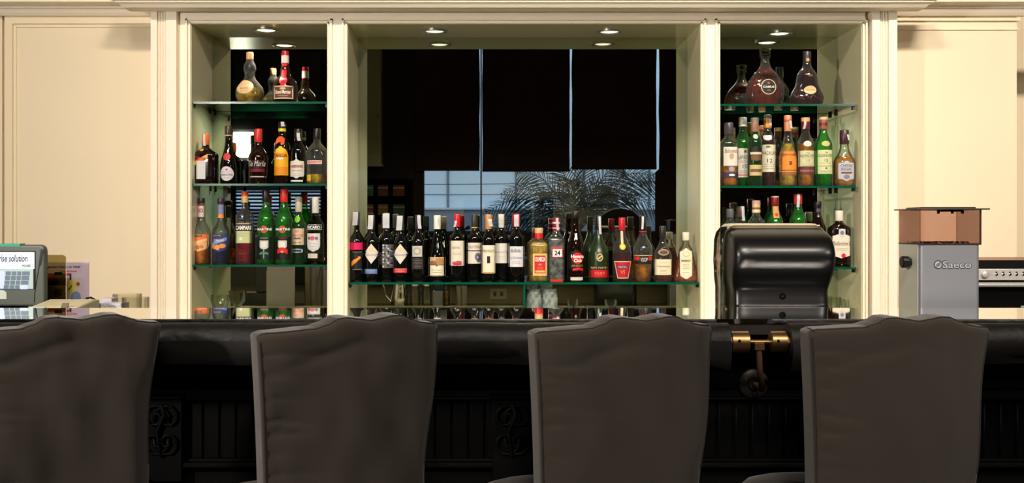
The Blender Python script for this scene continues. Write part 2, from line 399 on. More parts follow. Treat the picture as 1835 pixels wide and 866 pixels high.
def bottle(shelf_key, cx, w, top, desc, group, sh1, sh0, nw, glass=WINE, liq=None, lvl=None, cap=None, capcol=(20, 20, 20),
           labels=(), n=2, dr=1, foot=1.0, prof=None, curve=1.0, tagc=None, name='wine_bottle', Y=BY, capmat=None, ringc=None, capw=1.12, finish=True, ribs=0, ry=0, caplist=None):
    """all sizes in photo pixels at the shelf's depth: cx axis, w body width, top / sh0 (shoulder top) / sh1 (shoulder foot) heights, nw neck width"""
    k = Y/F; zb = SH[shelf_key]; x = X(cx, Y)
    zt = lambda py: Z(py, Y)-zb
    R = w*k/2; rn = nw*k/2; H = zt(top)
    root = empty(name, (x, Y, zb), desc, 'bottle', group)
    if prof:
        pr = [(zt(py), hw*k) for py, hw in prof]
        pr = [(max(0.0, z), r) for z, r in pr]; pr[0] = (0.0, pr[0][1])
        zsmooth = []
        for (z0, r0), (z1, r1) in zip(pr, pr[1:]):
            for i in range(3):
                t = i/3; zsmooth.append((z0+(z1-z0)*t, r0+(r1-r0)*(t)))
        pr = zsmooth+[pr[-1]]
    else:
        z1, z0 = zt(sh1), zt(sh0)
        pr = [(0, R*foot*.88), (.0015, R*foot*.96), (.005, R*foot)]
        for i in range(1, 4): pr.append((.005+(z1-.005)*i/4, R*(foot+(1-foot)*i/4)))
        for i in range(0, 11):
            t = i/10; s = (1-math.cos(PI*t**curve))/2
            pr.append((z1+(z0-z1)*t, R+(rn-R)*s))
        pr.append((H-.004, rn)); pr.append((H-.002, rn*.98))
    def sec(r):
        b = max(0, min(1, (r/R-.5)/.35)); b = b*b*(3-2*b)
        return (2+(n-2)*b, 1+(dr-1)*b)
    def front(xm, z, off=0):
        r = interp(pr, z); nn, dd = sec(r); q = min(.985, abs(xm)/max(r, 1e-5))
        return -(r*dd)*(1-q**nn)**(1/nn)-off
    g = MB(); g.lathe(pr, glass, seg=32 if n == 2 else 48, sec=sec); g.build('glass_body', root, angle=50)
    if liq:
        zl = zt(lvl) if lvl else H*.8
        lp = [(max(z, .004), r-.0022) for z, r in pr if z < zl and r > .003]
        lp.append((zl, max(.003, interp(pr, zl)-.0022)))
        q = MB(); q.lathe(lp, liq, seg=28 if n == 2 else 40, sec=lambda r_: sec(r_+.0022)); q.build('liquid', root, angle=50)
    if cap:
        zc = zt(cap)
        cm = capmat or P_('cap_%02x%02x%02x' % capcol, capcol, .32, spec=.5)
        cp = MB(); r0 = rn*capw
        cp.lathe([(zc, r0*.97), (zc+.0012, r0), (H-.0035, r0), (H-.001, r0*.95), (H, r0*.8)], cm, seg=24)
        if ringc: cp.lathe([(zc, r0*1.04), (zc+.004, r0*1.04)], P_('cap_%02x%02x%02x' % ringc, ringc, .3), seg=24)
        for (ya, yb, c) in (caplist or ()):
            cp.lathe([(zt(yb), r0*1.03), (zt(ya), r0*1.03)], P_('cap_%02x%02x%02x' % c, c, .35), seg=24)
        cp.build('cap', root, angle=50)
    if tagc:
        # paper duty seal folded over the cap, one end hanging
        side, ty0, ty1, tw = tagc
        t = MB(); pm = P_('seal_paper', (186, 188, 190), .5)
        xx = side*rn*.35; yy = -rn*1.22; zb0, zb1 = zt(ty1), zt(ty0)
        vs = []; N = 8
        for i in range(N+1):
            f = i/N; z = zb1+(zb0-zb1)*f; sw = side*.004*f*f
            for sx in (-1, 1):
                vs.append((xx+sx*tw*k/2+sw, yy-.0015*math.sin(f*5)-.002*f, z))
        t.add(vs, [(2*i, 2*i+1, 2*i+3, 2*i+2) for i in range(N)], pm)
        t.add([(v[0], v[1]+.0006, v[2]) for v in vs], [(2*i+2, 2*i+3, 2*i+1, 2*i) for i in range(N)], pm)
        t.build('duty_seal', root, angle=60)
    for L in labels:
        lb = MB(); shape, lx0, lx1, ly0, ly1, col = L[:6]; deco = L[6] if len(L) > 6 else ()
        def patch(shape, a0, a1, b0, b1, col, off, mat=None):
            cxm = ((a0+a1)/2-cx)*k; hw = (a1-a0)*k/2; zc = (zt(b0)+zt(b1))/2; hz = abs(zt(b0)-zt(b1))/2
            if hw < .0002 or hz < .0002: return
            NU = 10; NV = 10 if shape not in ('rect',) else 3
            vs = []
            for j in range(NV+1):
                v = -1+2*j/NV; z = zc+v*hz; x0f, x1f = -1, 1
                if shape == 'oval': v2 = math.sin(v*PI/2); z = zc+v2*hz; s = math.sqrt(max(0.0004, 1-v2*v2)); x0f, x1f = -s, s
                elif shape == 'diamond': s = max(.02, 1-abs(v)**1.15); x0f, x1f = -s, s
                elif shape == 'arch': s = 1 if v < .3 else math.sqrt(max(.02, 1-((v-.3)/.7)**2)); x0f, x1f = -s, s
                elif shape == 'shield': s = 1 if v > -.3 else math.sqrt(max(.01, 1-((-v-.3)/.7)**2)); x0f, x1f = -s, s
                elif shape == 'capsule': s = 1 if abs(v) < .7 else math.sqrt(max(.02, 1-((abs(v)-.7)/.3)**2)); x0f, x1f = -s, s
                elif shape == 'trap': s = .82+.18*v; x0f, x1f = -s, s
                elif shape == 'sash': z = zc+v*hz*.35
                for i in range(NU+1):
                    u = i/NU; xm = cxm+hw*(x0f+(x1f-x0f)*u); zz_ = z
                    if shape == 'chevron': zz_ = z + (-(abs(2*u-1)-1)*(hz*.35) if v < 0 else (abs(2*u-1)-1)*hz*.35)*abs(v)*(-1)
                    if shape == 'sash': zz_ = z+(2*u-1)*hz*.65
                    if shape == 'arc': zz_ = z+(math.sin(u*PI)-.5)*hz*.8
                    r = interp(pr, zz_)*.98; xm = max(-r, min(r, xm))
                    vs.append((xm, front(xm, zz_, off), zz_))
            fs = [(j*(NU+1)+i, j*(NU+1)+i+1, (j+1)*(NU+1)+i+1, (j+1)*(NU+1)+i) for j in range(NV) for i in range(NU)]
            lb.add(vs, fs, mat or paper(col))
        patch(shape, lx0, lx1, ly0, ly1, col, .0006, L[7] if len(L) > 7 else None)
        for i, d in enumerate(deco):
            off = .0010+.0003*min(i, 6)
            if d[0] == 'text':
                _, s, tx0, tx1, ty0, ty1, c = d[:7]
                vs, fs = text_geo(s, .03 if len(d) > 7 and d[7] else 0.0, d[8] if len(d) > 8 else 0)
                pts = []
                for a, b in vs:
                    xm = ((tx0+tx1)/2-cx+a*(tx1-tx0)/2)*k; z = (zt(ty0)+zt(ty1))/2+b*(zt(ty0)-zt(ty1))/2
                    pts.append((xm, front(xm, z, off+.0006), z))
                lb.add(pts, fs, paper(c))
            else: patch(d[0], *d[1:6], off)
        lb.build('label', root, angle=60)
    if ribs:
        rb = MB(); zr0, zr1 = ribs
        for i in range(14):
            a = PI*(i+.5)/14+PI; pts = []
            for j in range(7):
                z = zt(zr0)+(zt(zr1)-zt(zr0))*j/6; r = interp(pr, z); nn, dd = sec(r); c, s_ = math.cos(a), math.sin(a)
                pts.append((r*math.copysign(abs(c)**(2/nn), c), r*dd*math.copysign(abs(s_)**(2/nn), s_), z))
            rb.tube(pts, .0011, glass, 6)
        rb.build('glass_ribs', root)
    NB.append(root)
    return root
WH = (222, 216, 200); CR = (224, 216, 190); BK = (18, 18, 20); RD = (190, 24, 36); GD = (190, 150, 70); GY = (120, 118, 116)
GW = 'wine bottles on the long glass shelf'; GS = 'spirit bottles on the long glass shelf'
def lines(x0, x1, ys, col=(150, 140, 130), th=.5):
    return [('rect', x0, x1, y, y+th, col) for y in ys]
wine = dict(glass=WINE)
# --- wines, left to right
bottle('C', 639.5, 29, 379, 'dark red wine bottle with crimson band over black label, leftmost on long shelf', GW, 433, 411, 9.5, labels=[
    ('rect', 625.5, 653.5, 434.7, 447.5, (206, 22, 84)),
    ('rect', 633, 650, 450.5, 483.5, (22, 22, 26), [('rect', 633.5, 649.5, 451, 452, (120, 110, 90)), ('rect', 633.5, 649.5, 482, 483, (150, 140, 120)),
        ('sash', 632, 647, 459, 474, (224, 138, 40)), ('oval', 643, 648.5, 459, 464, (224, 138, 40)), ('oval', 634, 643, 464.5, 470, (224, 138, 40)), ('sash', 632, 640, 467, 477, (214, 128, 40))])],
    cap=404, capcol=(60, 62, 70), tagc=(-1, 380, 404, 9))
bottle('C', 667, 27, 385.5, 'wine bottle with white diamond label and blue band, second from left on long shelf', GW, 434, 415, 9, labels=[
    ('diamond', 653.9, 680.1, 436.8, 472.4, (216, 208, 200), [('oval', 663, 671, 443, 452, (224, 196, 150))]+lines(655, 679, (455.5, 457.5), (110, 100, 100))),
    ('rect', 654.5, 677, 481.7, 490.4, (92, 118, 168), lines(657, 674, (484, 487), (190, 200, 220)))], cap=413, capcol=(30, 30, 34), tagc=(-1, 386, 411, 9))
bottle('C', 692.5, 27, 382, 'wine bottle with grey mosaic chequered label between two diamond-label bottles', GW, 430, 411, 10, Y=4.32, labels=[
    ('rect', 686.5, 705.2, 438, 480, (96, 92, 96), [('rect', 687+3*((i*7) % 6), 690+3*((i*7) % 6), 438+i*2.1, 441+i*2.1, ((200, 198, 200) if i % 3 == 0 else (48, 46, 50) if i % 3 == 1 else (150, 148, 150))) for i in range(19)]+[('rect', 687+3*((i*5+2) % 6), 690+3*((i*5+2) % 6), 439+i*2.1, 441.5+i*2.1, ((40, 38, 42) if i % 2 else (170, 168, 172))) for i in range(18)]),
    ('rect', 680, 686, 452, 474, (58, 54, 56), lines(680.5, 685.5, (456, 461, 466), (130, 124, 124)))], cap=409, capcol=(150, 152, 156), tagc=(0, 383, 409, 12))
bottle('C', 718.7, 27.5, 386.5, 'wine bottle with white diamond label and red band beneath it', GW, 436, 415, 9.5, labels=[
    ('diamond', 705.8, 731.6, 437, 473, (216, 208, 200), [('oval', 714.5, 722.5, 443, 452, (224, 196, 150))]+lines(707, 730, (455.5, 457.5), (110, 100, 100))),
    ('rect', 706, 730, 480.5, 488.5, (200, 66, 66), lines(709, 727, (483, 485.5), (240, 190, 180)))], cap=413, capcol=(60, 62, 66), tagc=(-1, 387, 413, 10))
bottle('C', 749.5, 26, 385, 'wine bottle with small square grey label over black label and clear capsule', GW, 434, 412, 10, labels=[
    ('rect', 739.5, 757.5, 440.8, 460, (190, 186, 178), [('oval', 742, 755, 443, 457, (160, 156, 146)), ('oval', 744, 753, 446, 454, (196, 192, 184))]),
    ('rect', 738.5, 759, 461.5, 482, (48, 46, 48), lines(741, 757, (466, 471, 477), (130, 124, 126)))], cap=410, capcol=(46, 46, 48), tagc=(1, 386, 410, 6))
bottle('C', 783.5, 30.5, 386, 'sloping-shouldered wine bottle with white capsule and landscape picture label', GW, 462, 410, 11.5, curve=.85, labels=[
    ('rect', 768.6, 798.4, 460.7, 494.4, (222, 218, 190), [('rect', 768.6, 798.4, 460.7, 474, (196, 168, 122)), ('arch', 781, 796, 462, 473, (176, 128, 78)), ('oval', 770, 784, 467, 475, (140, 98, 66)), ('rect', 768.6, 798.4, 474, 475, (74, 50, 44)), ('oval', 781.5, 785.5, 473, 477, (120, 80, 80)), ('rect', 768.6, 798.4, 493, 493.8, (150, 120, 70))]+lines(775, 792, (483, 487), (180, 170, 146)))],
    cap=410.8, capcol=(226, 222, 208), capw=1.12, tagc=(1, 389, 402, 3))
bottle('C', 819.4, 27.5, 384, 'wine bottle with bright red capsule and tall cream label with red sketch', GW, 428, 408, 10, labels=[
    ('rect', 805.9, 832, 431.5, 475.8, (216, 208, 190), [('text', 'ouivre', 810, 824, 440, 446, (150, 144, 132)), ('oval', 811, 819, 468.5, 474.8, (196, 70, 84)), ('arch', 816, 828, 467, 474.6, (196, 76, 90)), ('oval', 813, 826, 471, 475.2, (180, 50, 66))]+lines(812, 827, (453, 455.5), (178, 170, 156)))],
    cap=406.8, capcol=(204, 22, 34), tagc=(-1.4, 396, 407, 4))
bottle('C', 850.2, 27.5, 384, 'wine bottle with black gold-ringed capsule and label split by dark stripe', GW, 428, 410, 10, Y=4.31, labels=[
    ('rect', 836.9, 863.5, 435, 448.5, (214, 206, 192), [('text', 'MALPOEIRA', 838.5, 862, 440, 445, (130, 122, 112))]),
    ('rect', 836.9, 863.5, 450.2, 472.2, (214, 206, 192), [('oval', 851, 862, 453, 467, (110, 112, 126)), ('oval', 854, 861, 456, 470, (80, 84, 100)), ('oval', 855, 858, 459, 463, (180, 180, 190))])],
    cap=409, capcol=(52, 46, 44), ringc=(202, 170, 96))
bottle('C', 875.4, 26, 384.5, 'wine bottle with copper capsule and cream label bearing one tall letter', GW, 430, 411, 10.5, Y=4.258, labels=[
    ('rect', 863, 887.4, 439.5, 489.6, (224, 216, 190), [('text', 'TRAVNCT', 864.5, 886, 447.5, 452.5, (92, 84, 76)), ('text', 'I', 873, 878.5, 459, 471.5, (24, 22, 24)), ('rect', 863, 887.4, 487.2, 488.6, (206, 158, 66))])],
    cap=410.8, capcol=(192, 132, 72), tagc=(1.4, 393, 406, 7))
bottle('C', 898.2, 26, 384, 'wine bottle with pale gold capsule and plain pale label, left of red-capped one', GW, 428, 409, 10, Y=4.31, labels=[
    ('rect', 886, 910.5, 436, 471.4, (212, 206, 196), [('text', 'SAVIGNON', 888, 908.5, 450, 453.2, (150, 146, 140)), ('rect', 908.6, 909.6, 437, 448, (150, 140, 120))]+lines(893, 904, (459, 462), (180, 174, 166)))],
    cap=408, capcol=(196, 178, 126), tagc=(0, 385, 408, 8))
bottle('C', 925.4, 29.5, 383.6, 'wine bottle with red capsule and white chateau label, rightmost of the wines', GW, 428, 407, 10.5, labels=[
    ('rect', 911, 939.8, 441.5, 478, (208, 208, 212), [('rect', 914.5, 933, 449, 452, (156, 158, 168)), ('arch', 915, 920, 446.5, 452, (150, 152, 162)), ('arch', 927, 932, 446.5, 452, (150, 152, 162)), ('arch', 921, 926, 445.5, 452, (150, 152, 162)), ('text', 'La Duchesse', 914.5, 935, 459, 463.5, (140, 142, 152))]+lines(918, 932, (468, 471), (176, 176, 184)))],
    cap=406.5, capcol=(198, 30, 32), tagc=(0, 385, 406, 8))
# --- spirits of the middle shelf
AMB = liquid('amber_liquid', (240, 156, 34), .62); AMB2 = liquid('deep_amber_liquid', (206, 98, 26), .6); GOLDL = liquid('gold_liquid', (244, 202, 76), .68)
DRED = liquid('dark_red_liquid', (92, 18, 12), .75); REDL = liquid('red_liquid', (160, 12, 34), .75); ORL = liquid('orange_liquid', (246, 140, 22), .8)
BLUEL = liquid('blue_liquid', (30, 34, 92), .85); GRL = liquid('green_liquid', (20, 175, 50), .6, (20, 170, 40)); DGRL = liquid('dark_green_liquid', (10, 44, 16), .8)
DBRL = liquid('dark_brown_liquid', (58, 22, 8), .75); COGL = liquid('cognac_liquid', (128, 46, 22), .65); YLL = liquid('yellow_liquid', (238, 196, 40), .65)
bottle('C', 965.6, 34, 408.5, 'squat ribbed tequila bottle of golden liquor with cork stopper', GS, 441, 427, 14, G_CLEAR, GOLDL, 434, n=5, dr=.62, cap=427, capcol=(198, 160, 112), capw=1.05,
    caplist=[(418, 427.5, (196, 30, 34))], ribs=(500, 440), labels=[
    ('rect', 954.5, 979.8, 454.5, 494, (222, 190, 120), [('rect', 957.5, 977.2, 457.8, 489.5, (196, 34, 40)), ('text', 'OLMECA', 958.5, 976.5, 460.5, 468.5, (240, 232, 214), 1), ('rect', 959, 976, 484.5, 488, (212, 176, 90)), ('oval', 964, 971, 472, 476, (226, 120, 80))]+lines(962, 973, (479, 481.5), (226, 150, 120)))], name='tequila_bottle')
bottle('C', 996.9, 29, 390.3, 'clear faceted gin bottle with number plaque and red base', GS, 431, 414.6, 13, G_CLEAR, liquid('clear_spirit', (190, 194, 192), .3), 428, n=5, dr=.8, cap=414.6, capcol=(120, 18, 40), capw=1.05,
    caplist=[(398, 401, (220, 190, 196)), (408, 410, (222, 190, 196))], tagc=(.6, 391, 413, 4), labels=[
    ('rect', 988.6, 1007.8, 441.8, 461.4, (176, 60, 66), [('rect', 990, 1006.4, 446.5, 460, (228, 222, 214)), ('text', '24', 993, 1003.4, 449, 457.4, (20, 20, 22), 1)]),
    ('rect', 986, 1008, 500.6, 505.4, (222, 40, 34))], name='gin_bottle')
bottle('C', 1031.5, 31, 379, 'tall brown rum bottle with round red emblem on black label', GS, 446, 398, 12.5, G_BROWN, DBRL, 392, cap=391, capcol=(24, 20, 16), curve=.9, labels=[
    ('capsule', 1018, 1046, 447.5, 486, (14, 13, 13), [('oval', 1024, 1044, 452.5, 472.5, (206, 24, 34)), ('text', 'Havana', 1022.5, 1045.5, 456, 462.2, (240, 236, 228), 1), ('text', 'Club', 1027.5, 1041.5, 463.5, 469.5, (240, 236, 228), 1), ('text', 'ANEJO', 1023, 1043, 474, 479, (176, 136, 60)), ('arc', 1025, 1044, 480.5, 484.5, (206, 30, 36))]),
    ('rect', 1021.5, 1043.5, 496.2, 501.8, (206, 198, 184))], name='rum_bottle')
bottle('C', 1072.5, 36, 386, 'frosted dark green cognac bottle with gold centaur medallion and red band', GS, 456, 414, 10.5, FROST, cap=412, capcol=(20, 18, 16), tagc=(.8, 388, 420, 4), curve=.9, labels=[
    ('oval', 1067.2, 1079, 454, 468.2, (196, 172, 108), [('oval', 1069, 1077.4, 456, 466, (90, 76, 40)), ('sash', 1070, 1076.6, 457.5, 464.5, (224, 206, 150))]),
    ('rect', 1056, 1089, 476, 482.5, (14, 14, 14), [('text', 'REMY MARTIN', 1058, 1087, 477.6, 481.4, (186, 170, 120))]),
    ('rect', 1055.8, 1089.2, 483.4, 496.4, (188, 22, 30), [('text', 'V.S.O.P', 1064, 1082, 487, 491.5, (226, 140, 110))])], name='cognac_bottle')
bottle('C', 1114.6, 34, 390.4, 'round cognac bottle with red cap, gold ribbon medallion and red label', GS, 452, 415, 11, G_CLEAR, DRED, 452.5, cap=413, capcol=(188, 26, 42), capw=1.1, labels=[
    ('rect', 1111.4, 1115.8, 414, 437, (206, 186, 150)), ('oval', 1108.6, 1119.4, 436.6, 447.6, (222, 170, 60), [('oval', 1110.6, 1117.4, 438.6, 445.6, (238, 196, 96))]),
    ('trap', 1099.5, 1129.7, 467.8, 498.4, (222, 190, 150), [('trap', 1100.9, 1128.3, 469.2, 497, (176, 22, 40)), ('rect', 1105, 1123.5, 475.5, 480.5, (40, 44, 92)), ('text', 'MARTELL', 1106, 1122.6, 476.4, 479.6, (226, 210, 180)), ('text', 'VS', 1110, 1118, 484, 490, (214, 150, 60))])], name='cognac_bottle')
bottle('C', 1152, 35, 387, 'bulbous cognac bottle, clear above amber, with black cap and dark red-sided band', GS, 450, 414, 11.5, G_CLEAR, AMB, 471, foot=.82, cap=416, capcol=(24, 20, 20), ringc=(200, 40, 36), capw=1.12, tagc=(-.5, 388, 411, 4), labels=[
    ('rect', 1134.8, 1169.2, 457.5, 472.8, (32, 18, 18), [('rect', 1134.8, 1144, 459.5, 466.5, (190, 52, 34)), ('rect', 1160, 1169.2, 459.5, 466.5, (190, 52, 34)), ('text', 'VSOP', 1145.5, 1158.5, 461.5, 468.5, (220, 214, 200)), ('rect', 1134.8, 1169.2, 457.2, 458.2, (206, 190, 150))])], name='cognac_bottle')
bottle('C', 1187.4, 33, 405, 'cognac bottle with bulb neck, tall black stopper and cream label', GS, 463, 428, 10.5, G_CLEAR, COGL, 491, n=2.6, dr=.8, cap=427, capcol=(36, 30, 26), labels=[
    ('oval', 1178, 1197, 446.6, 457.8, (176, 140, 96), [('oval', 1180, 1195, 448.4, 456, (70, 56, 44))]),
    ('rect', 1172.4, 1201.6, 464.5, 492.4, (222, 208, 176), [('text', 'Hennessy', 1176, 1198.5, 475, 480, (110, 96, 84)), ('text', 'VSOP', 1181, 1192.5, 483.5, 486.5, (150, 130, 110))]+lines(1180, 1194, (470, 489), (170, 150, 120)))], name='cognac_bottle')
bottle('C', 1229, 44, 416.5, 'wedge-shaped brandy bottle with white-topped cap, rightmost on long shelf', GS, 0, 0, 11.5, G_CLEAR, AMB2, 448, n=4, dr=.5,
    prof=[(505, 20.5), (503, 22), (499, 22), (470, 16), (446, 11.5), (440, 8), (436, 5.8), (417, 5.6)], cap=431, capcol=(216, 206, 186), capw=1.1, labels=[
    ('capsule', 1217, 1238.5, 445, 499.6, (216, 212, 184), [('text', 'REGENCY', 1219.4, 1236, 465.4, 469, (84, 80, 66), 1), ('oval', 1221, 1234.5, 450, 460.5, (196, 190, 156)), ('oval', 1223, 1232.5, 452, 458.5, (216, 212, 184))]+lines(1222, 1233.5, (474, 477.5, 481, 488), (170, 164, 136)))], name='brandy_bottle')

# --- left niche
GL1 = 'liqueur bottles on the top left shelf'; GL2 = 'liqueur bottles on the second left shelf'; GL3 = 'liqueur bottles on the lowest left shelf'
bottle('L1', 447.6, 50, 94, 'gourd-shaped clear bottle of yellow liqueur with cork and oval label', GL1, 0, 0, 11, G_CLEAR, YLL, 158, dr=.8,
    prof=[(180, 20), (178, 23), (172, 25), (165, 25), (157, 22.5), (149, 16.5), (142, 10.5), (136, 8.4), (131, 9), (124, 11.2), (118, 10.5), (112, 7.4), (107, 5.6), (104, 5.4), (94.5, 5.4)],
    cap=107, capcol=(216, 158, 112), capw=1.15, labels=[('oval', 425.5, 458.5, 145.5, 170.5, (222, 180, 134), [('oval', 427.5, 456.5, 147.5, 168.5, (230, 192, 148)), ('text', 'AGAVERO', 434, 450, 158.5, 162.5, (150, 120, 84))]+lines(432, 452, (152, 155.5, 165), (190, 146, 104)))], name='liqueur_bottle')
bottle('L1', 511.3, 45, 91.5, 'round-shouldered brown liqueur bottle with red ribbon and wax seal', GL1, 0, 0, 11.5, G_BROWN, DBRL, 146,
    prof=[(181, 21), (179.5, 22.3), (158, 22.5), (152, 21.5), (146, 19), (141, 14.5), (137, 10.5), (133, 8.4), (124, 8.2), (116, 6.4), (110, 5.4), (92, 5.4)],
    cap=116, capcol=(170, 16, 36), caplist=[(100, 113.5, (222, 206, 192))], capw=1.12, labels=[
    ('rect', 507, 516, 114, 156, (196, 20, 36)), ('oval', 504.5, 518.5, 138, 156, (200, 18, 36), [('oval', 508, 515, 142, 151, (160, 12, 26))]),
    ('rect', 494.4, 528.6, 156.6, 179.6, (216, 200, 170), [('rect', 496.2, 526.8, 158.4, 177.8, (104, 62, 42)), ('text', 'Grand Marnier', 497.5, 525.5, 164, 171, (236, 224, 206), 1), ('oval', 506, 517, 159.4, 163.4, (206, 176, 130))]+lines(502, 521, (174,), (200, 170, 140)))], name='liqueur_bottle')
bottle('L2', 368.5, 42, 240, 'square-shouldered dark amber liqueur bottle with orange cap and sash label', GL2, 279, 262, 12, DBROWN, n=4.5, dr=.75, cap=260, capcol=(222, 104, 48), tagc=(0, 241, 262, 4), labels=[
    ('oval', 361.5, 368.5, 267, 272, (214, 130, 50)),
    ('sash', 352.5, 376.5, 277, 298, (226, 176, 96), [('text', 'Cointreau', 354, 376, 281, 289, (196, 60, 30), 1, .4)]),
    ('rect', 356.4, 372.8, 290, 321.6, (200, 200, 202))], name='liqueur_bottle')
bottle('L2', 409.6, 29.5, 226, 'dark herbal liqueur bottle with round white label and red wax seal', GL2, 299, 246, 12, WINE, curve=.8, cap=244, capcol=(58, 46, 34), ringc=(190, 170, 120), labels=[
    ('oval', 402.5, 416, 275, 288.4, (196, 60, 62)),
    ('oval', 398, 421.6, 299, 325, (206, 200, 206), [('oval', 408, 412, 303, 306.6, (196, 60, 60)), ('text', 'BENEDICTINE', 400, 419.6, 312.5, 315.6, (90, 80, 110))]+lines(403, 416, (308.5, 319), (150, 144, 160)))], name='liqueur_bottle')
bottle('L2', 463, 36, 231, 'dark coffee liqueur bottle with red cap and white script', GL2, 283, 256, 12.5, DBROWN, foot=.82, cap=255, capcol=(198, 44, 44), curve=.9, labels=[
    ('rect', 446.5, 479.5, 288, 303, (34, 16, 12), [('text', 'Tia Maria', 448, 478, 289, 299, (206, 200, 196), 0, .4)]),
    ('rect', 447.5, 478.5, 303.5, 309, (112, 26, 30)), ('rect', 448.5, 477.5, 316.5, 318.5, (176, 170, 170))], name='liqueur_bottle')
bottle('L2', 505.6, 28, 219, 'brown coffee liqueur bottle with yellow label and orange arch', GL2, 262, 239, 11.5, DBROWN, cap=231, capcol=(34, 26, 20), capw=1.15, caplist=[(230.6, 236, (206, 196, 40))], tagc=(1, 219, 227, 6), labels=[
    ('arc', 496, 512, 247, 258.5, (222, 88, 36)),
    ('arch', 492.6, 518, 263, 315, (226, 166, 24), [('oval', 497, 513, 266, 275, (236, 190, 60)), ('rect', 492.8, 517.8, 300, 314, (216, 132, 24)), ('text', 'KAHLUA', 493.5, 517, 276.4, 282.6, (150, 42, 20), 1), ('oval', 498, 512, 283, 287.6, (214, 206, 180))])], name='liqueur_bottle')
bottle('L2', 534.4, 28.5, 231, 'dark cherry liqueur bottle with white cut-corner label, left of clear one', GL2, 272, 250, 12.5, WINE, cap=249, capcol=(30, 22, 18), tagc=(.8, 239, 253, 6), labels=[
    ('capsule', 521.4, 546.6, 286.4, 320.4, (206, 204, 192), [('text', 'HEERING', 523, 545, 296.6, 301.4, (150, 40, 50), 1), ('text', 'CHERRY LIQUEUR', 525, 543, 305.4, 308, (140, 110, 100))]+lines(527, 541, (312, 315.5), (160, 150, 140))),
    ('rect', 523, 544.6, 323.4, 326.4, (210, 208, 206))], name='liqueur_bottle')
bottle('L2', 568, 36, 230, 'clear liqueur bottle with black cap and narrow red-lettered strip label', GL2, 272, 251, 12, G_CLEAR, YLL, 313, cap=250, capcol=(26, 20, 20), labels=[
    ('rect', 552.6, 579.4, 288.6, 295, (222, 204, 194), [('text', 'BARBEROS', 554, 578, 289.8, 293.8, (200, 60, 56), 1)]), ('rect', 551.5, 560, 314, 325, (214, 176, 30))], name='liqueur_bottle')
bottle('L3', 360.5, 33, 355, 'clear bottle of orange liqueur with peach picture label, leftmost on lowest shelf', GL3, 419, 388, 11.5, G_CLEAR, ORL, 446, cap=364, capcol=(46, 34, 40), capw=1.15, curve=.9, labels=[
    ('rect', 355, 366.6, 366, 389, (216, 200, 196), [('text', 'SO', 357, 365, 374, 381, (150, 40, 50), 1), ('rect', 355, 366.6, 366, 369, (122, 60, 50))]),
    ('shield', 345.4, 375.8, 420, 450.5, (232, 176, 120), [('rect', 345.4, 375.8, 420, 433, (228, 122, 62)), ('sash', 348, 374, 427, 439, (238, 190, 140)), ('oval', 355, 362.5, 439, 447, (176, 110, 70)), ('oval', 362, 369, 438.6, 445, (196, 130, 90)), ('rect', 351, 366.6, 420.8, 424.6, (60, 38, 40)), ('text', 'DE KUYPER', 352, 365.6, 421.6, 423.8, (220, 200, 180))])], name='liqueur_bottle')
bottle('L3', 396, 32, 356, 'clear bottle of blue liqueur with blue and orange fruit label', GL3, 417, 390, 11, G_CLEAR, BLUEL, 447, cap=365, capcol=(46, 36, 50), capw=1.15, curve=.9, labels=[
    ('rect', 390.4, 401.6, 367, 391, (126, 134, 168), [('rect', 390.4, 401.6, 384, 391, (226, 140, 80))]),
    ('shield', 381.2, 410.8, 420, 451, (56, 66, 118), [('sash', 383, 409, 425, 441, (120, 150, 196)), ('text', 'CURACAO', 387, 405, 428.6, 433, (214, 210, 220), 1, .2), ('oval', 383, 392, 439, 446, (226, 130, 62)), ('oval', 389, 398.6, 438.4, 448, (236, 150, 80)), ('oval', 397, 408, 436.6, 444.6, (230, 142, 74)), ('rect', 386, 401.6, 420.6, 424.4, (52, 40, 50)), ('text', 'DE KUYPER', 387, 400.6, 421.4, 423.6, (220, 200, 180))])], name='liqueur_bottle')
bottle('L3', 438.8, 30, 343.5, 'clear square-bodied bitter bottle with red liquid and navy name band', GL3, 388, 372, 11, G_CLEAR, REDL, 436, n=3.2, dr=.95, cap=363.5, capcol=(206, 176, 110), caplist=[(343.8, 352, (198, 70, 40))], labels=[
    ('rect', 424.4, 453.4, 400, 402, (190, 160, 90)), ('rect', 424.4, 453.4, 403, 413.6, (30, 32, 48), [('text', 'CAMPARI', 425.4, 452.4, 404.6, 412, (236, 232, 224), 1)]),
    ('rect', 425, 452.6, 414.2, 435.6, (190, 196, 146), [('oval', 432.5, 438, 425, 431, (226, 226, 190))]+lines(430, 447, (418, 422), (150, 156, 110))),
    ('rect', 430, 446, 453, 456, (96, 12, 30))], name='liqueur_bottle')
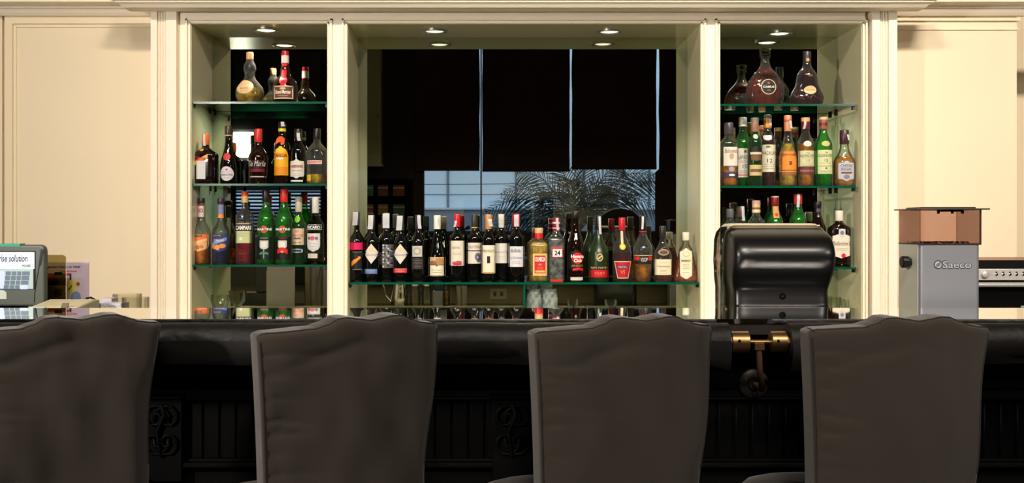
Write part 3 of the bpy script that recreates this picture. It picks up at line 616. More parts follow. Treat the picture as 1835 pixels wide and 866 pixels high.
def martini(cx, desc, capc, low, lab2, top):
    bottle('L3', cx, 30.5, top, desc, GL3, 395, 362, 11.5, G_GREEN, GRL, 372, curve=.85, cap=362.6, capcol=capc, capw=1.16, labels=[
        ('oval', cx-6.5, cx+6.5, 404.6, 417.8, (206, 66, 44), [('rect', cx-13.4, cx+13, 408.4, 413.6, (16, 40, 24)), ('text', 'MARTINI', cx-12.6, cx+12.4, 408.8, 413.2, (236, 232, 226), 1)]),
        ('rect', cx-13.6, cx+13.6, 424.6, 465, low, [('text', 'EXTRA DRY' if not lab2 else 'ROSSO', cx-6.6, cx+8, 425.6, 428, (190, 186, 190) if not lab2 else (176, 40, 80)), ('shield', cx-7.8, cx+7.8, 431, 447 if not lab2 else 446, (196, 196, 188)), ('rect', cx-5, cx+5, 433.5, 443, (222, 218, 206))]+
            ([('arc', cx-9, cx+9, 445, 453.5, (206, 34, 36)), ('oval', cx-3, cx+3, 449, 453, (222, 150, 40))] if lab2 else [('rect', cx-.8, cx+.8, 447, 463, (140, 160, 150)), ('arc', cx-8, cx+8, 452, 456, (90, 120, 110))]))], name='vermouth_bottle')
martini(476.4, 'green vermouth bottle with black capsule and pale shield label', (34, 26, 28), (10, 30, 20), 0, 340)
martini(509, 'green vermouth bottle with red capsule and red-footed shield label', (206, 44, 34), (22, 12, 18), 1, 339)
bottle('L3', 535.4, 27.5, 353.4, 'green aniseed bottle with silver cap and beige label over blue oval', GL3, 407, 381, 11, G_GREEN, DGRL, 415, curve=.9, Y=4.34, cap=380, capcol=(190, 180, 160), capw=1.12, labels=[
    ('oval', 529.5, 539.5, 387, 399, (120, 190, 40)),
    ('rect', 521.9, 548.9, 409.5, 438.8, (214, 190, 156), [('text', 'PERNOD', 523, 547.6, 419.4, 424.6, (222, 120, 90), 1), ('oval', 531.5, 538.5, 411.4, 417.4, (190, 150, 150)), ('rect', 529, 541, 426, 428.6, (90, 92, 110)), ('text', 'PARIS 1805', 528, 542, 433.5, 436, (100, 90, 90))]),
    ('capsule', 525.8, 544.4, 445.6, 452.8, (196, 200, 210), [('rect', 527.6, 542.6, 447.2, 451.2, (40, 50, 96))])], name='liqueur_bottle')
bottle('L3', 565.4, 30.5, 353, 'yellow-green aniseed bottle with white cap and navy name plaque, rightmost', GL3, 404, 383, 11.5, G_OLIVE, liquid('pastis_liquid', (150, 150, 24), .5), 410, curve=.8, cap=382, capcol=(206, 200, 192), capw=1.12, labels=[
    ('rect', 550.9, 578, 402.8, 412, (196, 196, 190), [('rect', 551.6, 577.4, 403.8, 411.2, (30, 36, 56)), ('text', 'RICARD', 553, 576, 404.8, 410.2, (236, 232, 226), 1)]),
    ('shield', 552, 575.6, 418.4, 450.8, (206, 206, 206), [('oval', 558.5, 567, 423, 431, (206, 90, 90)), ('oval', 553.6, 558.6, 424, 430, (110, 110, 120)), ('oval', 567, 572.6, 424, 430, (110, 110, 120))]+lines(557, 570, (436, 441, 446), (160, 160, 164))),
    ('rect', 553.6, 571.6, 454.4, 462.4, (206, 200, 190), lines(556, 569, (457, 459.5), (160, 150, 140))), ('rect', 551.6, 579.4, 452, 453.4, (50, 34, 20))], name='liqueur_bottle')

# --- right niche
GR1 = 'decanters on the top right shelf'; GR2 = 'whisky bottles on the second right shelf'; GR3 = 'bottles on the lowest right shelf'
bottle('R1', 1371, 67, 87.5, 'wide ribbed cognac decanter with glass stopper and round black medallion', GR1, 0, 0, 15, G_CLEAR, COGL, 125, n=2, dr=.42,
    prof=[(184, 28), (182, 31), (176, 33.4), (164, 34), (154, 32.4), (145, 28.6), (137, 23.5), (130, 17.5), (124, 12), (118, 9), (112, 7.6), (103, 7.4)], labels=[
    ('oval', 1360.2, 1387.6, 143.4, 171.2, (206, 190, 150), [('oval', 1361.6, 1386.2, 144.8, 169.8, (24, 22, 20)), ('text', 'CAMUS', 1363.8, 1384, 155.6, 159.4, (226, 220, 206), 1), ('oval', 1371.8, 1376, 148.6, 152.6, (180, 70, 60)), ('text', 'XO', 1371, 1377, 162, 165.6, (176, 140, 80))])], ribs=(178, 126), cap=103, capmat=CLEAR, capw=1.3, name='cognac_decanter')
_r = NB[-1]
_s = MB(); _k = BY/F; _zt = lambda py: Z(py, BY)-SH['R1']
_s.lathe([(_zt(103), 7.2*_k), (_zt(99), 9*_k), (_zt(97), 7.6*_k), (_zt(94), 10*_k), (_zt(90), 11*_k), (_zt(87.5), 8*_k)], CLEAR, seg=12); _s.build('stopper', _r, smooth=False)
bottle('R1', 1446, 61, 92, 'flared dark cognac decanter with grape relief and small oval cream label', GR1, 0, 0, 13, G_CLEAR, liquid('deep_cognac_liquid', (58, 16, 12), .75), 128, n=2.2, dr=.5,
    prof=[(184, 27), (181, 29.5), (174, 30.4), (167, 27.5), (158, 22.5), (150, 19.5), (141, 18.4), (134, 17), (128, 13.5), (122, 9), (117, 7.2), (93, 6.6)], cap=113, capcol=(52, 44, 48), capw=1.1, caplist=None, labels=[
    ('oval', 1443, 1448.6, 105, 111.6, (222, 150, 80)),
    ('oval', 1436.8, 1459.4, 155.6, 170.4, (226, 196, 146), [('text', 'Hennessy', 1439.4, 1456.8, 161.4, 164.6, (110, 84, 60))]),
    ('rect', 1443, 1452, 135.4, 139.4, (58, 40, 14), [('text', 'XO', 1443.6, 1451.4, 135.6, 139.2, (176, 140, 50))])]+
    [('oval', 1420+i*4.4, 1423.4+i*4.4, 171+(i*37 % 7), 174.4+(i*37 % 7), (74, 34, 36)) for i in range(12)], name='cognac_decanter')
bottle('R2', 1306, 32, 220, 'whisky bottle with silver-black cap, white script label and purple strip', GR2, 258, 242, 14, G_CLEAR, AMB, 298, cap=241.8, capcol=(72, 66, 76), n=3, dr=.9, labels=[
    ('rect', 1294, 1321.6, 264.4, 298, (222, 210, 196), [('text', "Ballantine's", 1295.6, 1320, 267.5, 275, (110, 96, 90), 0, .3), ('oval', 1303.6, 1312, 275.6, 286.8, (190, 150, 110))]),
    ('oval', 1303, 1313, 299.6, 308.6, (150, 150, 170)), ('rect', 1292.6, 1321.6, 309.8, 319, (52, 44, 76), [('oval', 1303, 1314, 312.4, 316.6, (214, 210, 214))])], name='whisky_bottle')
bottle('R2', 1331, 29, 210.6, 'green whisky bottle with white cap and tall white age label', GR2, 258, 232, 12.5, G_GREEN, GRL, 250, Y=4.355, cap=227, capcol=(222, 216, 204), labels=[
    ('rect', 1319.4, 1344.8, 267, 318.6, (220, 218, 204), [('text', 'LAPHROAIG', 1320.4, 1344, 279.4, 286.4, (70, 76, 70)), ('text', '10', 1327.4, 1336.6, 295.4, 302, (80, 84, 80)), ('oval', 1330, 1334, 270, 275, (80, 84, 80)), ('rect', 1319.4, 1344.8, 313, 316, (206, 140, 130))]+lines(1322, 1342, (289, 291, 307, 310), (160, 160, 150)))], name='whisky_bottle')
bottle('R2', 1352.6, 26, 211, 'green whisky bottle with brown-silver capsule and black-gold oval label', GR2, 256, 237, 12, G_GREEN, DGRL, 252, cap=236.6, capcol=(150, 110, 86), caplist=[(211.5, 218, (120, 116, 106))], labels=[
    ('oval', 1347.5, 1356.5, 241, 250, (196, 206, 190)),
    ('capsule', 1341.4, 1363.4, 263, 290.6, (32, 26, 22), [('rect', 1342.4, 1362.6, 273.6, 277.6, (206, 196, 170)), ('capsule', 1343.4, 1361.4, 278, 289, (112, 80, 50))]),
    ('rect', 1341.6, 1363.2, 296.4, 315.4, (196, 174, 120), [('rect', 1342.6, 1362.2, 303.6, 309, (110, 88, 54))])], name='whisky_bottle')
bottle('R2', 1375.6, 28, 206, 'whisky bottle of dark liquid with amber-banded cap and tall cream label', GR2, 256, 231, 12, G_CLEAR, liquid('mahogany_liquid', (84, 30, 14), .7), 248, Y=4.345, cap=230.4, capcol=(110, 104, 100), caplist=[(212, 229, (216, 140, 40))], tagc=(1, 214, 226, 4), labels=[
    ('shield', 1366, 1380, 243.4, 252.6, (226, 224, 216)),
    ('rect', 1362, 1389, 260.4, 309, (214, 210, 184), [('text', 'MACALLAN', 1363.4, 1388, 272, 278.6, (84, 80, 74)), ('text', '12', 1371.4, 1380.4, 285.4, 292.4, (60, 58, 56)), ('oval', 1369, 1377, 262.4, 266, (110, 106, 90))]+lines(1366, 1386, (295, 299, 303), (160, 156, 136)))], name='whisky_bottle')
bottle('R2', 1411.8, 31.5, 207, 'slender whisky bottle with peach cap and orange-over-copper label', GR2, 284, 232, 12, G_CLEAR, GOLDL, 258, curve=.8, cap=235.6, capcol=(214, 140, 96), caplist=[(215, 219, (180, 80, 60))], tagc=(1.2, 217, 231, 4), labels=[
    ('rect', 1397, 1426.6, 272.6, 305, (226, 136, 46), [('text', 'GLENMORANGIE', 1398.6, 1425.4, 276, 280, (196, 70, 50)), ('rect', 1410, 1414.6, 290, 297, (120, 60, 30))]),
    ('rect', 1397, 1426.6, 305, 314.4, (150, 92, 52), [('rect', 1397, 1426.6, 307.5, 309, (214, 150, 90))])], name='whisky_bottle')
bottle('R2', 1443.4, 31, 211, 'whisky bottle with cork, purple capsule, white oval and two-tone label', GR2, 262, 234, 13.5, G_CLEAR, AMB, 258, cap=232, capcol=(104, 34, 44), caplist=[(211.2, 218.4, (214, 168, 112))], tagc=(-1.3, 218, 232, 4), labels=[
    ('oval', 1436, 1450, 253.6, 264, (228, 222, 206)),
    ('rect', 1428.8, 1458, 271, 299, (200, 202, 160), [('text', 'THE', 1441, 1446, 274.4, 277, (90, 84, 66)), ('text', 'GLENLIVET', 1431, 1456, 278, 283, (96, 88, 68)), ('text', '15', 1440.6, 1446.6, 287, 291.4, (150, 130, 80))]+lines(1434, 1453, (285, 294, 297), (170, 170, 130))),
    ('rect', 1428.8, 1458, 300, 313.4, (96, 48, 44), [('text', 'FRENCH OAK', 1431, 1456, 305, 309, (190, 150, 130))])], name='whisky_bottle')
bottle('R2', 1475.4, 32, 210, 'bright green whisky bottle with cork and pale green-cream label', GR2, 262, 234, 13, G_GREEN, GRL, 300, cap=232, capcol=(150, 90, 66), caplist=[(210.2, 215, (226, 186, 130)), (220, 226, (110, 40, 34))], labels=[
    ('oval', 1468, 1482.6, 253.6, 263.6, (190, 186, 110)),
    ('rect', 1459.8, 1491, 270, 312.4, (204, 208, 158), [('text', 'THE', 1473, 1478.4, 273.4, 276.4, (84, 80, 60)), ('text', 'GLENLIVET', 1462.6, 1488, 277.4, 282.4, (84, 80, 60)), ('text', '12', 1472.6, 1478.6, 286, 290.6, (84, 80, 60)), ('rect', 1459.8, 1491, 298, 298.8, (130, 126, 90)), ('oval', 1473.6, 1477.4, 301, 304, (90, 90, 70))]+lines(1466, 1484, (293, 307, 309), (160, 160, 120)))], name='whisky_bottle')
bottle('R2', 1513, 38, 233, 'short rounded whisky bottle with maroon cap and silver shield label, rightmost', GR2, 292, 259, 14.5, G_CLEAR, AMB, 280, curve=.75, n=2.3, dr=.75, cap=258.6, capcol=(62, 34, 40), tagc=(1.3, 242, 252, 3), labels=[
    ('capsule', 1497.4, 1527.6, 288, 326.4, (120, 100, 80), [('capsule', 1498.8, 1526.2, 289.4, 325, (176, 178, 186)), ('text', 'CHIVAS', 1502, 1523, 295, 300.4, (60, 60, 84)), ('text', 'REGAL', 1503, 1522, 301.6, 306.6, (60, 60, 84)), ('rect', 1503, 1522, 309, 312, (110, 60, 60)), ('oval', 1507, 1518, 313.6, 321.6, (130, 120, 130))])], name='whisky_bottle')
bottle('R3', 1308, 24, 374.3, 'clear bottle with grey cap, tip showing at dispenser far left', GR3, 406, 393, 12, G_CLEAR, None, cap=390, capcol=(96, 94, 100), labels=[('rect', 1298, 1318, 425, 455, WH)], name='spirit_bottle')
bottle('R3', 1327, 24, 369.5, 'clear bottle with brown cap and paper strip, second from left above dispenser', GR3, 406, 392, 13, G_CLEAR, None, Y=4.36, cap=389, capcol=(92, 72, 60), tagc=(1, 370, 396, 5), labels=[('rect', 1317, 1337, 425, 455, WH)], name='spirit_bottle')
bottle('R3', 1355, 32, 359.5, 'clear bottle with speckled gold and red wrapped neck above dispenser', GR3, 404, 382, 13, G_CLEAR, None, cap=382, capcol=(206, 176, 120), caplist=[(360, 366, (190, 150, 140)), (372, 375, (120, 70, 60)), (377, 380, (228, 216, 190))], labels=[('rect', 1342, 1368, 425, 455, WH)], name='spirit_bottle')
bottle('R3', 1389, 28, 351, 'green bottle with dark red cap and gold neck label above dispenser', GR3, 402, 372, 12, G_GREEN, GRL, 385, cap=369, capcol=(120, 20, 30), caplist=[(352, 354, (206, 190, 160))], labels=[('rect', 1383.6, 1394.4, 370, 391, (196, 150, 80), [('oval', 1386, 1392, 382, 388, (190, 50, 40))]), ('rect', 1377, 1401, 425, 455, WH)], name='spirit_bottle')
bottle('R3', 1430, 30, 348, 'bright green bottle with red and white cap above dispenser', GR3, 398, 369, 13, G_GREEN, GRL, 375, cap=366, capcol=(190, 40, 44), tagc=(-.6, 348, 372, 5), labels=[('rect', 1418, 1442, 425, 455, WH)], name='spirit_bottle')
bottle('R3', 1465.5, 28, 361, 'brown bottle with black cap at dispenser top right corner', GR3, 412, 380, 11.5, G_BROWN, DBRL, 390, cap=372, capcol=(20, 20, 24), labels=[('rect', 1461.5, 1469.5, 374, 380, (70, 70, 90)), ('rect', 1453, 1478, 425, 455, WH)], name='spirit_bottle')
bottle('R3', 1503.6, 39, 377.5, 'brown whisky bottle with white cap and pointed cream label, right of dispenser', GR3, 411, 397, 13, G_BROWN, DBRL, 400, n=3.5, dr=.7, cap=396, capcol=(218, 210, 192), labels=[
    ('shield', 1498.6, 1510.4, 410.6, 426, (196, 196, 200), [('oval', 1501, 1508, 413.6, 421, (120, 116, 120))]),
    ('chevron', 1485, 1522, 424, 457, (216, 208, 188), [('text', "Ballantine's", 1488, 1519.5, 432, 440, (70, 64, 60), 0, .3), ('oval', 1503, 1511, 455-1, 463-1, (206, 30, 36))]+lines(1494, 1514, (445, 447.5), (180, 150, 130)))], name='whisky_bottle')
# bottles that show only their shoulders behind the front rows are mirror images and need no copies
# ------------------------------------------------------------------ back bar worktop and cabinet
bm_ = MB(); bm_.box(fx(318), fx(1548), 3.86, YM, .80, .845, P_('worktop_bounce_stone', (216, 210, 190), .25, spec=.5)); tag(bm_.build('worktop', bevel=.004), 'stone worktop under the bottle niches, paled to bounce light upward', 'worktop')  # hidden top, colour lightened so it bounces light onto the soffits
root = empty('back_bar_cabinet', (0, 4.02, 0), 'dark wooden cabinet under the back bar worktop', 'cabinet')
m = MB(); m.box(fx(320), fx(1546), -.13, .17, 0, .80, DARKW); m.build('body', root)
for i in range(6):
    x0 = fx(320)+.02+i*(fx(1546)-fx(320)-.04)/6; x1 = x0+(fx(1546)-fx(320)-.04)/6-.02
    d = MB(); d.box(x0, x1, -.15, -.13, .08, .78, DARKW); d.box(x0+.05, x1-.05, -.156, -.15, .13, .73, DARKW); dd = d.build('door', root, bevel=.003)
    h = MB(); h.tube([(x1-.03, -.152, .42), (x1-.03, -.175, .43), (x1-.03, -.175, .53), (x1-.03, -.152, .54)], .005, BRASS); h.build('handle', dd)
def stem_glass(px, py, Y, wpx, desc, z0=.845):
    zt = Z(py, Y); H = zt-z0; r = wpx*Y/F/2; b = H*.5
    p = [(0, r*.85), (.003, r*.85), (.008, .005), (H-b, .004), (H-b+.006, .012), (H-b*.65, r*.8), (H-b*.3, r*.95), (H, r)]
    q = [(z, max(.001, rr-.0015)) for z, rr in p[4:]][::-1]
    m = MB((X(px, Y), Y, z0)); m.lathe([(z+z0, rr) for z, rr in p+q], CLEAR, cx=X(px, Y), cy=Y, seg=32, cap1=False)
    tag(m.build('wine_glass', angle=60), desc, 'glass', 'stemmed glasses on the back worktop')
stem_glass(395, 529, 4.36, 34, 'stemmed wine glass on the worktop in left niche')
stem_glass(1038, 548, 4.3, 24, 'stemmed glass on back worktop below the brown rum bottle')
stem_glass(1112, 549, 4.3, 26, 'stemmed glass on back worktop below the red-capped cognac bottle')
stem_glass(1494, 533, 4.25, 26, 'stemmed glass in right niche, nearest the dispenser')
stem_glass(1518, 536, 4.38, 24, 'stemmed glass in right niche, against its right side')
def tumbler(px, py, Y, wpx, desc, z0, group, glassm=CLEAR):
    H = Z(py, Y)-z0; r = wpx*Y/F/2
    m = MB((X(px, Y), Y, z0))
    m.lathe([(z0, r*.8), (z0+H, r), (z0+H, r-.002), (z0+.012, r*.78-.002), (z0+.012, .001)], glassm, cx=X(px, Y), cy=Y, seg=36, cap1=False)
    for i in range(12):
        a = i*2*PI/12; m.tube([(X(px, Y)+r*.82*math.cos(a), Y+r*.82*math.sin(a), z0+.01), (X(px, Y)+r*.97*math.cos(a), Y+r*.97*math.sin(a), z0+H*.8)], .0015, glassm, 5)
    tag(m.build('drinking_glass', angle=60), desc, 'glass', group)
HB = liquid('fluted_glass', (214, 224, 218), .45, (225, 232, 228))  # whitish body painted in to imitate light caught by clear glass
tumbler(957, 518, 4.3, 27, 'tall fluted drinking glass under tequila bottle, left of the pair', .845, 'tall glasses below the long shelf', HB)
tumbler(985.5, 518, 4.3, 27, 'tall fluted drinking glass under gin bottle, right of the pair', .845, 'tall glasses below the long shelf', HB)
m = MB(); m.box(fx(938), fx(938)+.008, 4.22, 4.49, .846, 1.055, SHELFEDGE); tag(m.build('glass_divider'), 'upright green-edged glass divider below the long shelf', 'glass panel')

# ------------------------------------------------------------------ oven at the right
OY = 3.85
root = empty('countertop_oven', (X(1840, OY), OY+.22, .845), 'stainless countertop oven with black glass door behind the grinder', 'oven')
o = Vector(root.location); zz0 = .845
def OX(px): return X(px, OY)-o.x
def OZ(py): return Z(py, OY)-zz0
ox0, ox1 = OX(1725), OX(1725)+.56
m = MB(); m.box(ox0, ox1, -.20, .22, .02, OZ(467), P_('oven_shell', (150, 92, 70), .4, .3)); m.build('body', root, bevel=.004)
m = MB(); m.box(ox0, ox1, -.215, -.20, OZ(482), OZ(466.5), BLACKP); m.build('top_strip', root)
m = MB(); m.box(ox0, ox1, -.222, -.20, OZ(502.5), OZ(482), P_('oven_panel', (206, 204, 200), .35, .4)); pn = m.build('control_panel', root, bevel=.002)
k = MB()
def knobM(x, z): return Matrix.Translation((x, -.222, z)) @ Matrix.Rotation(PI/2, 4, 'X')
k.lathe([(0, .014), (.012, .0125), (.014, .010)], P_('oven_panel', (206, 204, 200), .35, .4), M=knobM(OX(1763.5), OZ(491.5)), seg=24); k.build('knob', pn)
for px in (1785, 1797, 1809, 1821, 1833, 1845, 1857):
    k = MB(); k.lathe([(0, .0055), (.004, .005), (.005, .003)], CHROME, M=knobM(OX(px), OZ(492)), seg=16)
    k.box(OX(px)-.003, OX(px)+.003, -.2235, -.222, OZ(489), OZ(487), BLACKP); k.build('button', pn)
m = MB(); m.box(ox0, ox1, -.22, -.20, .04, OZ(503), P_('oven_door_glass', (10, 10, 11), .06, spec=.6)); m.box(OX(1830)-.002, OX(1830)+.03, -.2215, -.22, OZ(557), OZ(548), P_('oven_sticker', (120, 150, 130), .5)); dr_ = m.build('door', root)
k = MB(); k.tube([(ox0+.01, -.245, OZ(510)), (ox1-.01, -.245, OZ(510))], .0095, P_('satin_bar', (214, 212, 208), .3, .6), 16)
for xx in (ox0+.03, ox1-.03): k.tube([(xx, -.245, OZ(510)), (xx, -.22, OZ(510))], .007, STEEL)
k.build('handle', dr_)
for xx in (ox0+.04, ox1-.04):
    for yy in (-.17, .17):
        k = MB(); k.lathe([(0, .015), (.02, .013)], BLACKP, cx=xx, cy=yy, seg=12); k.build('foot', root)
m = MB(); m.box(fx(1612), fx(1612)+1.4, 3.62, YW, .80, .845, P_('side_worktop', (60, 58, 54), .3)); tag(m.build('worktop', bevel=.004), 'dark worktop carrying the oven at right wall', 'worktop')
root = empty('base_cabinet', (fx(1612)+.7, 3.95, 0), 'dark base cabinet under the oven worktop', 'cabinet')
m = MB(); m.box(-.69, .69, -.30, .40, 0, .80, DARKW); m.build('body', root)
for s in (0, 1, 2):
    d = MB(); d.box(-.68+s*.46, -.68+s*.46+.44, -.32, -.30, .08, .77, DARKW); d.build('door', root, bevel=.003)

# ------------------------------------------------------------------ the bar counter
C0, C1 = 2.15, 2.447
CT = EYE-(572-VY)*C0/F
root = empty('bar_counter', (0, 2.3, 0), 'long black bar counter with mirror-glossy top and dark panelled front', 'counter')
cx0, cx1 = -3.2, 3.2
m = MB(); m.box(cx0, cx1, C0-2.3, C1-2.3, CT-.010, CT, BLACKGLOSS); m.build('glass_top', root, smooth=False)
m = MB(); m.box(cx0, cx1, C0-2.3+.004, C1-2.3-.002, CT-.034, CT-.0105, P_('black_edge', (30, 27, 25), .35)); m.build('top_slab', root, smooth=False)
FY = 2.31-2.3   # front panel plane
m = MB()
m.box(cx0, cx1, FY, FY+.05, 0, CT-.034, DARKW)
def cz(py, Y=2.30): return Z(py, Y)
for a, b, p in ((700, 712, .012), (712, 716, .02), (822, 828, .014), (828, 836, .026), (836, 842, .014)):
    m.box(cx0, cx1, FY-p, FY, cz(b), cz(a), DARKW)
m.box(cx0, cx1, FY-.03, FY, 0, .14, DARKW)
i = 0; x = cx0
while x < cx1:
    m.box(x+.004, x+.034, FY-.006, FY, cz(822), cz(716), DARKW); x += .038
    i += 1
m.build('front_panel', root, bevel=.0015, bseg=1)
for px in (290, 918, -330, 1900):
    xx = X(px, 2.28); m = MB(); m.box(xx-.045, xx+.045, FY-.03, FY-.006, cz(860), cz(712), DARKW); m.box(xx-.05, xx+.05, FY-.04, FY-.006, cz(712), cz(702), DARKW)
    for zc, sgn in ((cz(745), 1), (cz(790), -1)):
        for sx in (-1, 1):
            pts = [(xx+sx*(.004+.0022*t)*math.cos(t*.75)*1.0+sx*.014, FY-.034, zc+sgn*(.004+.0022*t)*math.sin(t*.75)) for t in range(14)]
            m.tube(pts, .004, DARKW, 6)
    m.tube([(xx, FY-.034, cz(722)), (xx+.008, FY-.036, cz(740)), (xx-.008, FY-.036, cz(770)), (xx, FY-.034, cz(815))], .006, DARKW, 6)
    m.build('carved_bracket', root, bevel=.0015, bseg=1)
BACKP = P_('counter_back_panel', (150, 140, 108), .5); BACKD = P_('counter_back_apron', (26, 24, 22), .3)
m = MB(); m.box(cx0, cx1, .09, .1445, .92, CT-.034, BACKD); m.build('rear_apron', root)
m = MB(); m.box(cx0, cx1, .065, .085, .0, .95, BACKP); m.build('rear_panel', root)
rear = root; root = empty('work_counter', (0, 2.3, 0), 'low work counter behind the bar with cream raised edge, holding register and grinder', 'counter')
m = MB(); m.box(cx0, cx1, .148, .85, .77, .80, P_('work_surface', (70, 68, 60), .25)); m.box(cx0, cx1, .85, .86, .765, .838, P_('work_edge', (206, 200, 150), .4)); m.build('work_surface', root)
m = MB(); m.box(cx0, cx1, .148, .83, 0, .768, DARKW); m.build('rear_cabinet', root)
# outlet seen in the mirror
oy = C1-.065; Dv = 2*YM-2.40
m = MB(); ox = X(893, Dv); oz = Z(527, Dv)
m.box(ox-.055, ox+.055, 2.385, 2.392, oz-.034, oz+.034, P_('outlet_plate', (190, 186, 160), .4)); 
for s in (-.022, .022):
    m.box(ox+s-.011, ox+s+.011, 2.392, 2.3935, oz-.016, oz+.016, P_('outlet_socket', (120, 116, 96), .4))
    m.box(ox+s-.004, ox+s+.004, 2.3935, 2.3945, oz-.010, oz+.006, BLACKP)
tag(m.build('power_outlet', bevel=.001), 'double power outlet on counter rear panel, mirrored below the shelf', 'outlet')
# things on the work surface behind the bar, seen only in the mirror
WZ = .80
def mx_(px, Y): return X(px, 2*YM-Y)
Y = 2.72
root = empty('steel_jug', (mx_(716, Y), Y, WZ), 'polished steel jug with long handle, mirrored under the wine bottles', 'jug')
m = MB(); m.lathe([(0, .048), (.004, .052), (.06, .055), (.12, .046), (.16, .04), (.19, .046), (.19, .044), (.16, .038)], CHROME, seg=32, cap1=False); m.build('body', root)
m = MB(); m.tube([(-.042, 0, .17), (-.085, 0, .175), (-.105, 0, .14), (-.085, 0, .07), (-.05, 0, .03)], .006, CHROME); m.build('handle', root)
for px in (744, 765):
    root = empty('glass_jar', (mx_(px, Y), Y, WZ), 'glass jar with metal cap mirrored %s the steel jug' % ('just right of' if px < 755 else 'second to the right of'), 'jar', 'capped jars beside the steel jug')
    m = MB(); m.lathe([(0, .026), (.004, .03), (.09, .034), (.125, .022), (.13, .022)], G_CLEAR, seg=24); m.build('glass_body', root)
    m = MB(); m.lathe([(.13, .026), (.15, .026), (.158, .018)], CHROME, seg=24); m.build('cap', root)
m = MB(); Y = 2.6
root = empty('oil_bottle', (mx_(799, Y), Y, WZ), 'small amber bottle mirrored between steel jug and outlet', 'bottle')
m.lathe([(0, .022), (.003, .025), (.09, .025), (.115, .012), (.15, .011)], G_CLEAR, seg=24); m.build('glass_body', root)
m = MB(); m.lathe([(.004, .022), (.088, .022), (.1, .014)], GOLDL, seg=20); m.build('liquid', root)
m = MB(); m.lathe([(.14, .014), (.162, .014)], P_('oil_cap', (170, 140, 70), .4), seg=16); m.build('cap', root)
for i, px in enumerate((822, 832)):
    m = MB((mx_(px, 2.6), 2.6, WZ)); m.lathe([(WZ, .015), (WZ+.125, .018), (WZ+.125, .016)], P_('paper_cup', (190, 186, 170), .6), cx=mx_(px, 2.6), cy=2.6, seg=20)
    tag(m.build('paper_cup'), ('left' if i == 0 else 'right')+' one of two white cup stacks mirrored beside the amber bottle', 'cup', 'paper cups behind the bar')
m = MB(); m.box(mx_(785, 2.7)-.03, mx_(785, 2.7)+.03, 2.66, 2.74, WZ, WZ+.10, P_('sugar_box', (170, 176, 180), .5)); m.box(mx_(785, 2.7)-.02, mx_(785, 2.7)+.03, 2.665, 2.735, WZ+.10, WZ+.15, P_('sugar_box_lid', (30, 60, 90), .5))
tag(m.build('napkin_box', bevel=.002), 'pale box with blue top mirrored behind the amber bottle', 'box')

# ------------------------------------------------------------------ padded arm rail in front of the counter
LEA = P_('black_leather', (12, 11, 11), .55, spec=.25, bump=.25, bump_scale=45, noise_amt=.3, noise_scale=12)
LEA2 = P_('black_leather_edge', (20, 19, 18), .45, spec=.4)
RYc = 2.085; RR = .040; RZ = Z(613, RYc)
root = empty('arm_rail', (0, RYc, RZ), 'black leather padded arm rail with brass collars along the bar front', 'rail')
def sleeve(x0, x1, seed):
    m = MB(); N = max(6, int((x1-x0)/.02)); S = 26; vs = []
    for i in range(N+1):
        x = x0+(x1-x0)*i/N
        for j in range(S):
            t = 2*PI*j/S; r = RR*(1+.05*noise.noise(Vector((x*9+seed, math.cos(t)*1.2, math.sin(t)*1.2))))
            yy = r*math.sin(t)*.95; z_ = r*math.cos(t)
            vs.append((x, yy, z_))
    fs = [(i*S+j, i*S+(j+1) % S, (i+1)*S+(j+1) % S, (i+1)*S+j) for i in range(N) for j in range(S)]
    fs += [tuple(range(S))[::-1], tuple(N*S+j for j in range(S))]
    m.add(vs, fs, LEA); m.build('padded_sleeve', root)
    # loose leather apron hanging from the sleeve
    m = MB(); vs = []; NH = 7
    for sgn in (0, .002):
        for i in range(N+1):
            x = x0+(x1-x0)*i/N
            end = max(0, 1-(x-x0)/.12) if seed == 2 else max(0, 1-(x1-x)/.05)*.6
            drop = .050+.006*noise.noise(Vector((x*5, seed, 0)))+.016*end
            for j in range(NH+1):
                f = j/NH; vs.append((x, -RR-.0005+sgn+.006*math.sin(f*2.5+x*6)*f+.02*f*f+.0015*noise.noise(Vector((x*30, f*3, 5))), .006-drop*f))
    K = (N+1)*(NH+1)
    fs = [(i*(NH+1)+j, i*(NH+1)+j+1, (i+1)*(NH+1)+j+1, (i+1)*(NH+1)+j) for i in range(N) for j in range(NH)]
    fs += [tuple(K+q for q in f[::-1]) for f in fs]
    m.add(vs, fs, LEA2); m.build('leather_flap', root)
sleeve(cx0, X(1304, RYc), 1); sleeve(X(1411, RYc), cx1, 2)
def collar(xa, xb):
    m = MB(); r = .0225
    M = Matrix.Translation((xa, 0, 0)) @ Matrix.Rotation(PI/2, 4, 'Y')
    L = xb-xa
    m.lathe([(0, r*.9), (.001, r), (L-.001, r), (L, r*.9)], BRASS, M=M, seg=32); c = m.build('brass_collar', root)
    s = MB(); s.lathe([(0, .0035), (.001, .003)], CHROME, M=Matrix.Translation(((xa+xb)/2-.005, -r, .004)) @ Matrix.Rotation(PI/2, 4, 'X'), seg=12); s.build('screw', c)
collar(X(1309, RYc), X(1341, RYc)); collar(X(1380, RYc), X(1408, RYc))
m = MB(); M = Matrix.Rotation(PI/2, 4, 'Y')
m.tube([(cx0+.05, 0, 0), (X(1309, RYc), 0, 0)], .015, BRASS); m.tube([(X(1309, RYc), 0, 0), (X(1410, RYc), 0, 0)], .0042, BRASS, 12); m.tube([(X(1410, RYc), 0, 0), (cx1-.05, 0, 0)], .015, BRASS); m.build('rod', root)
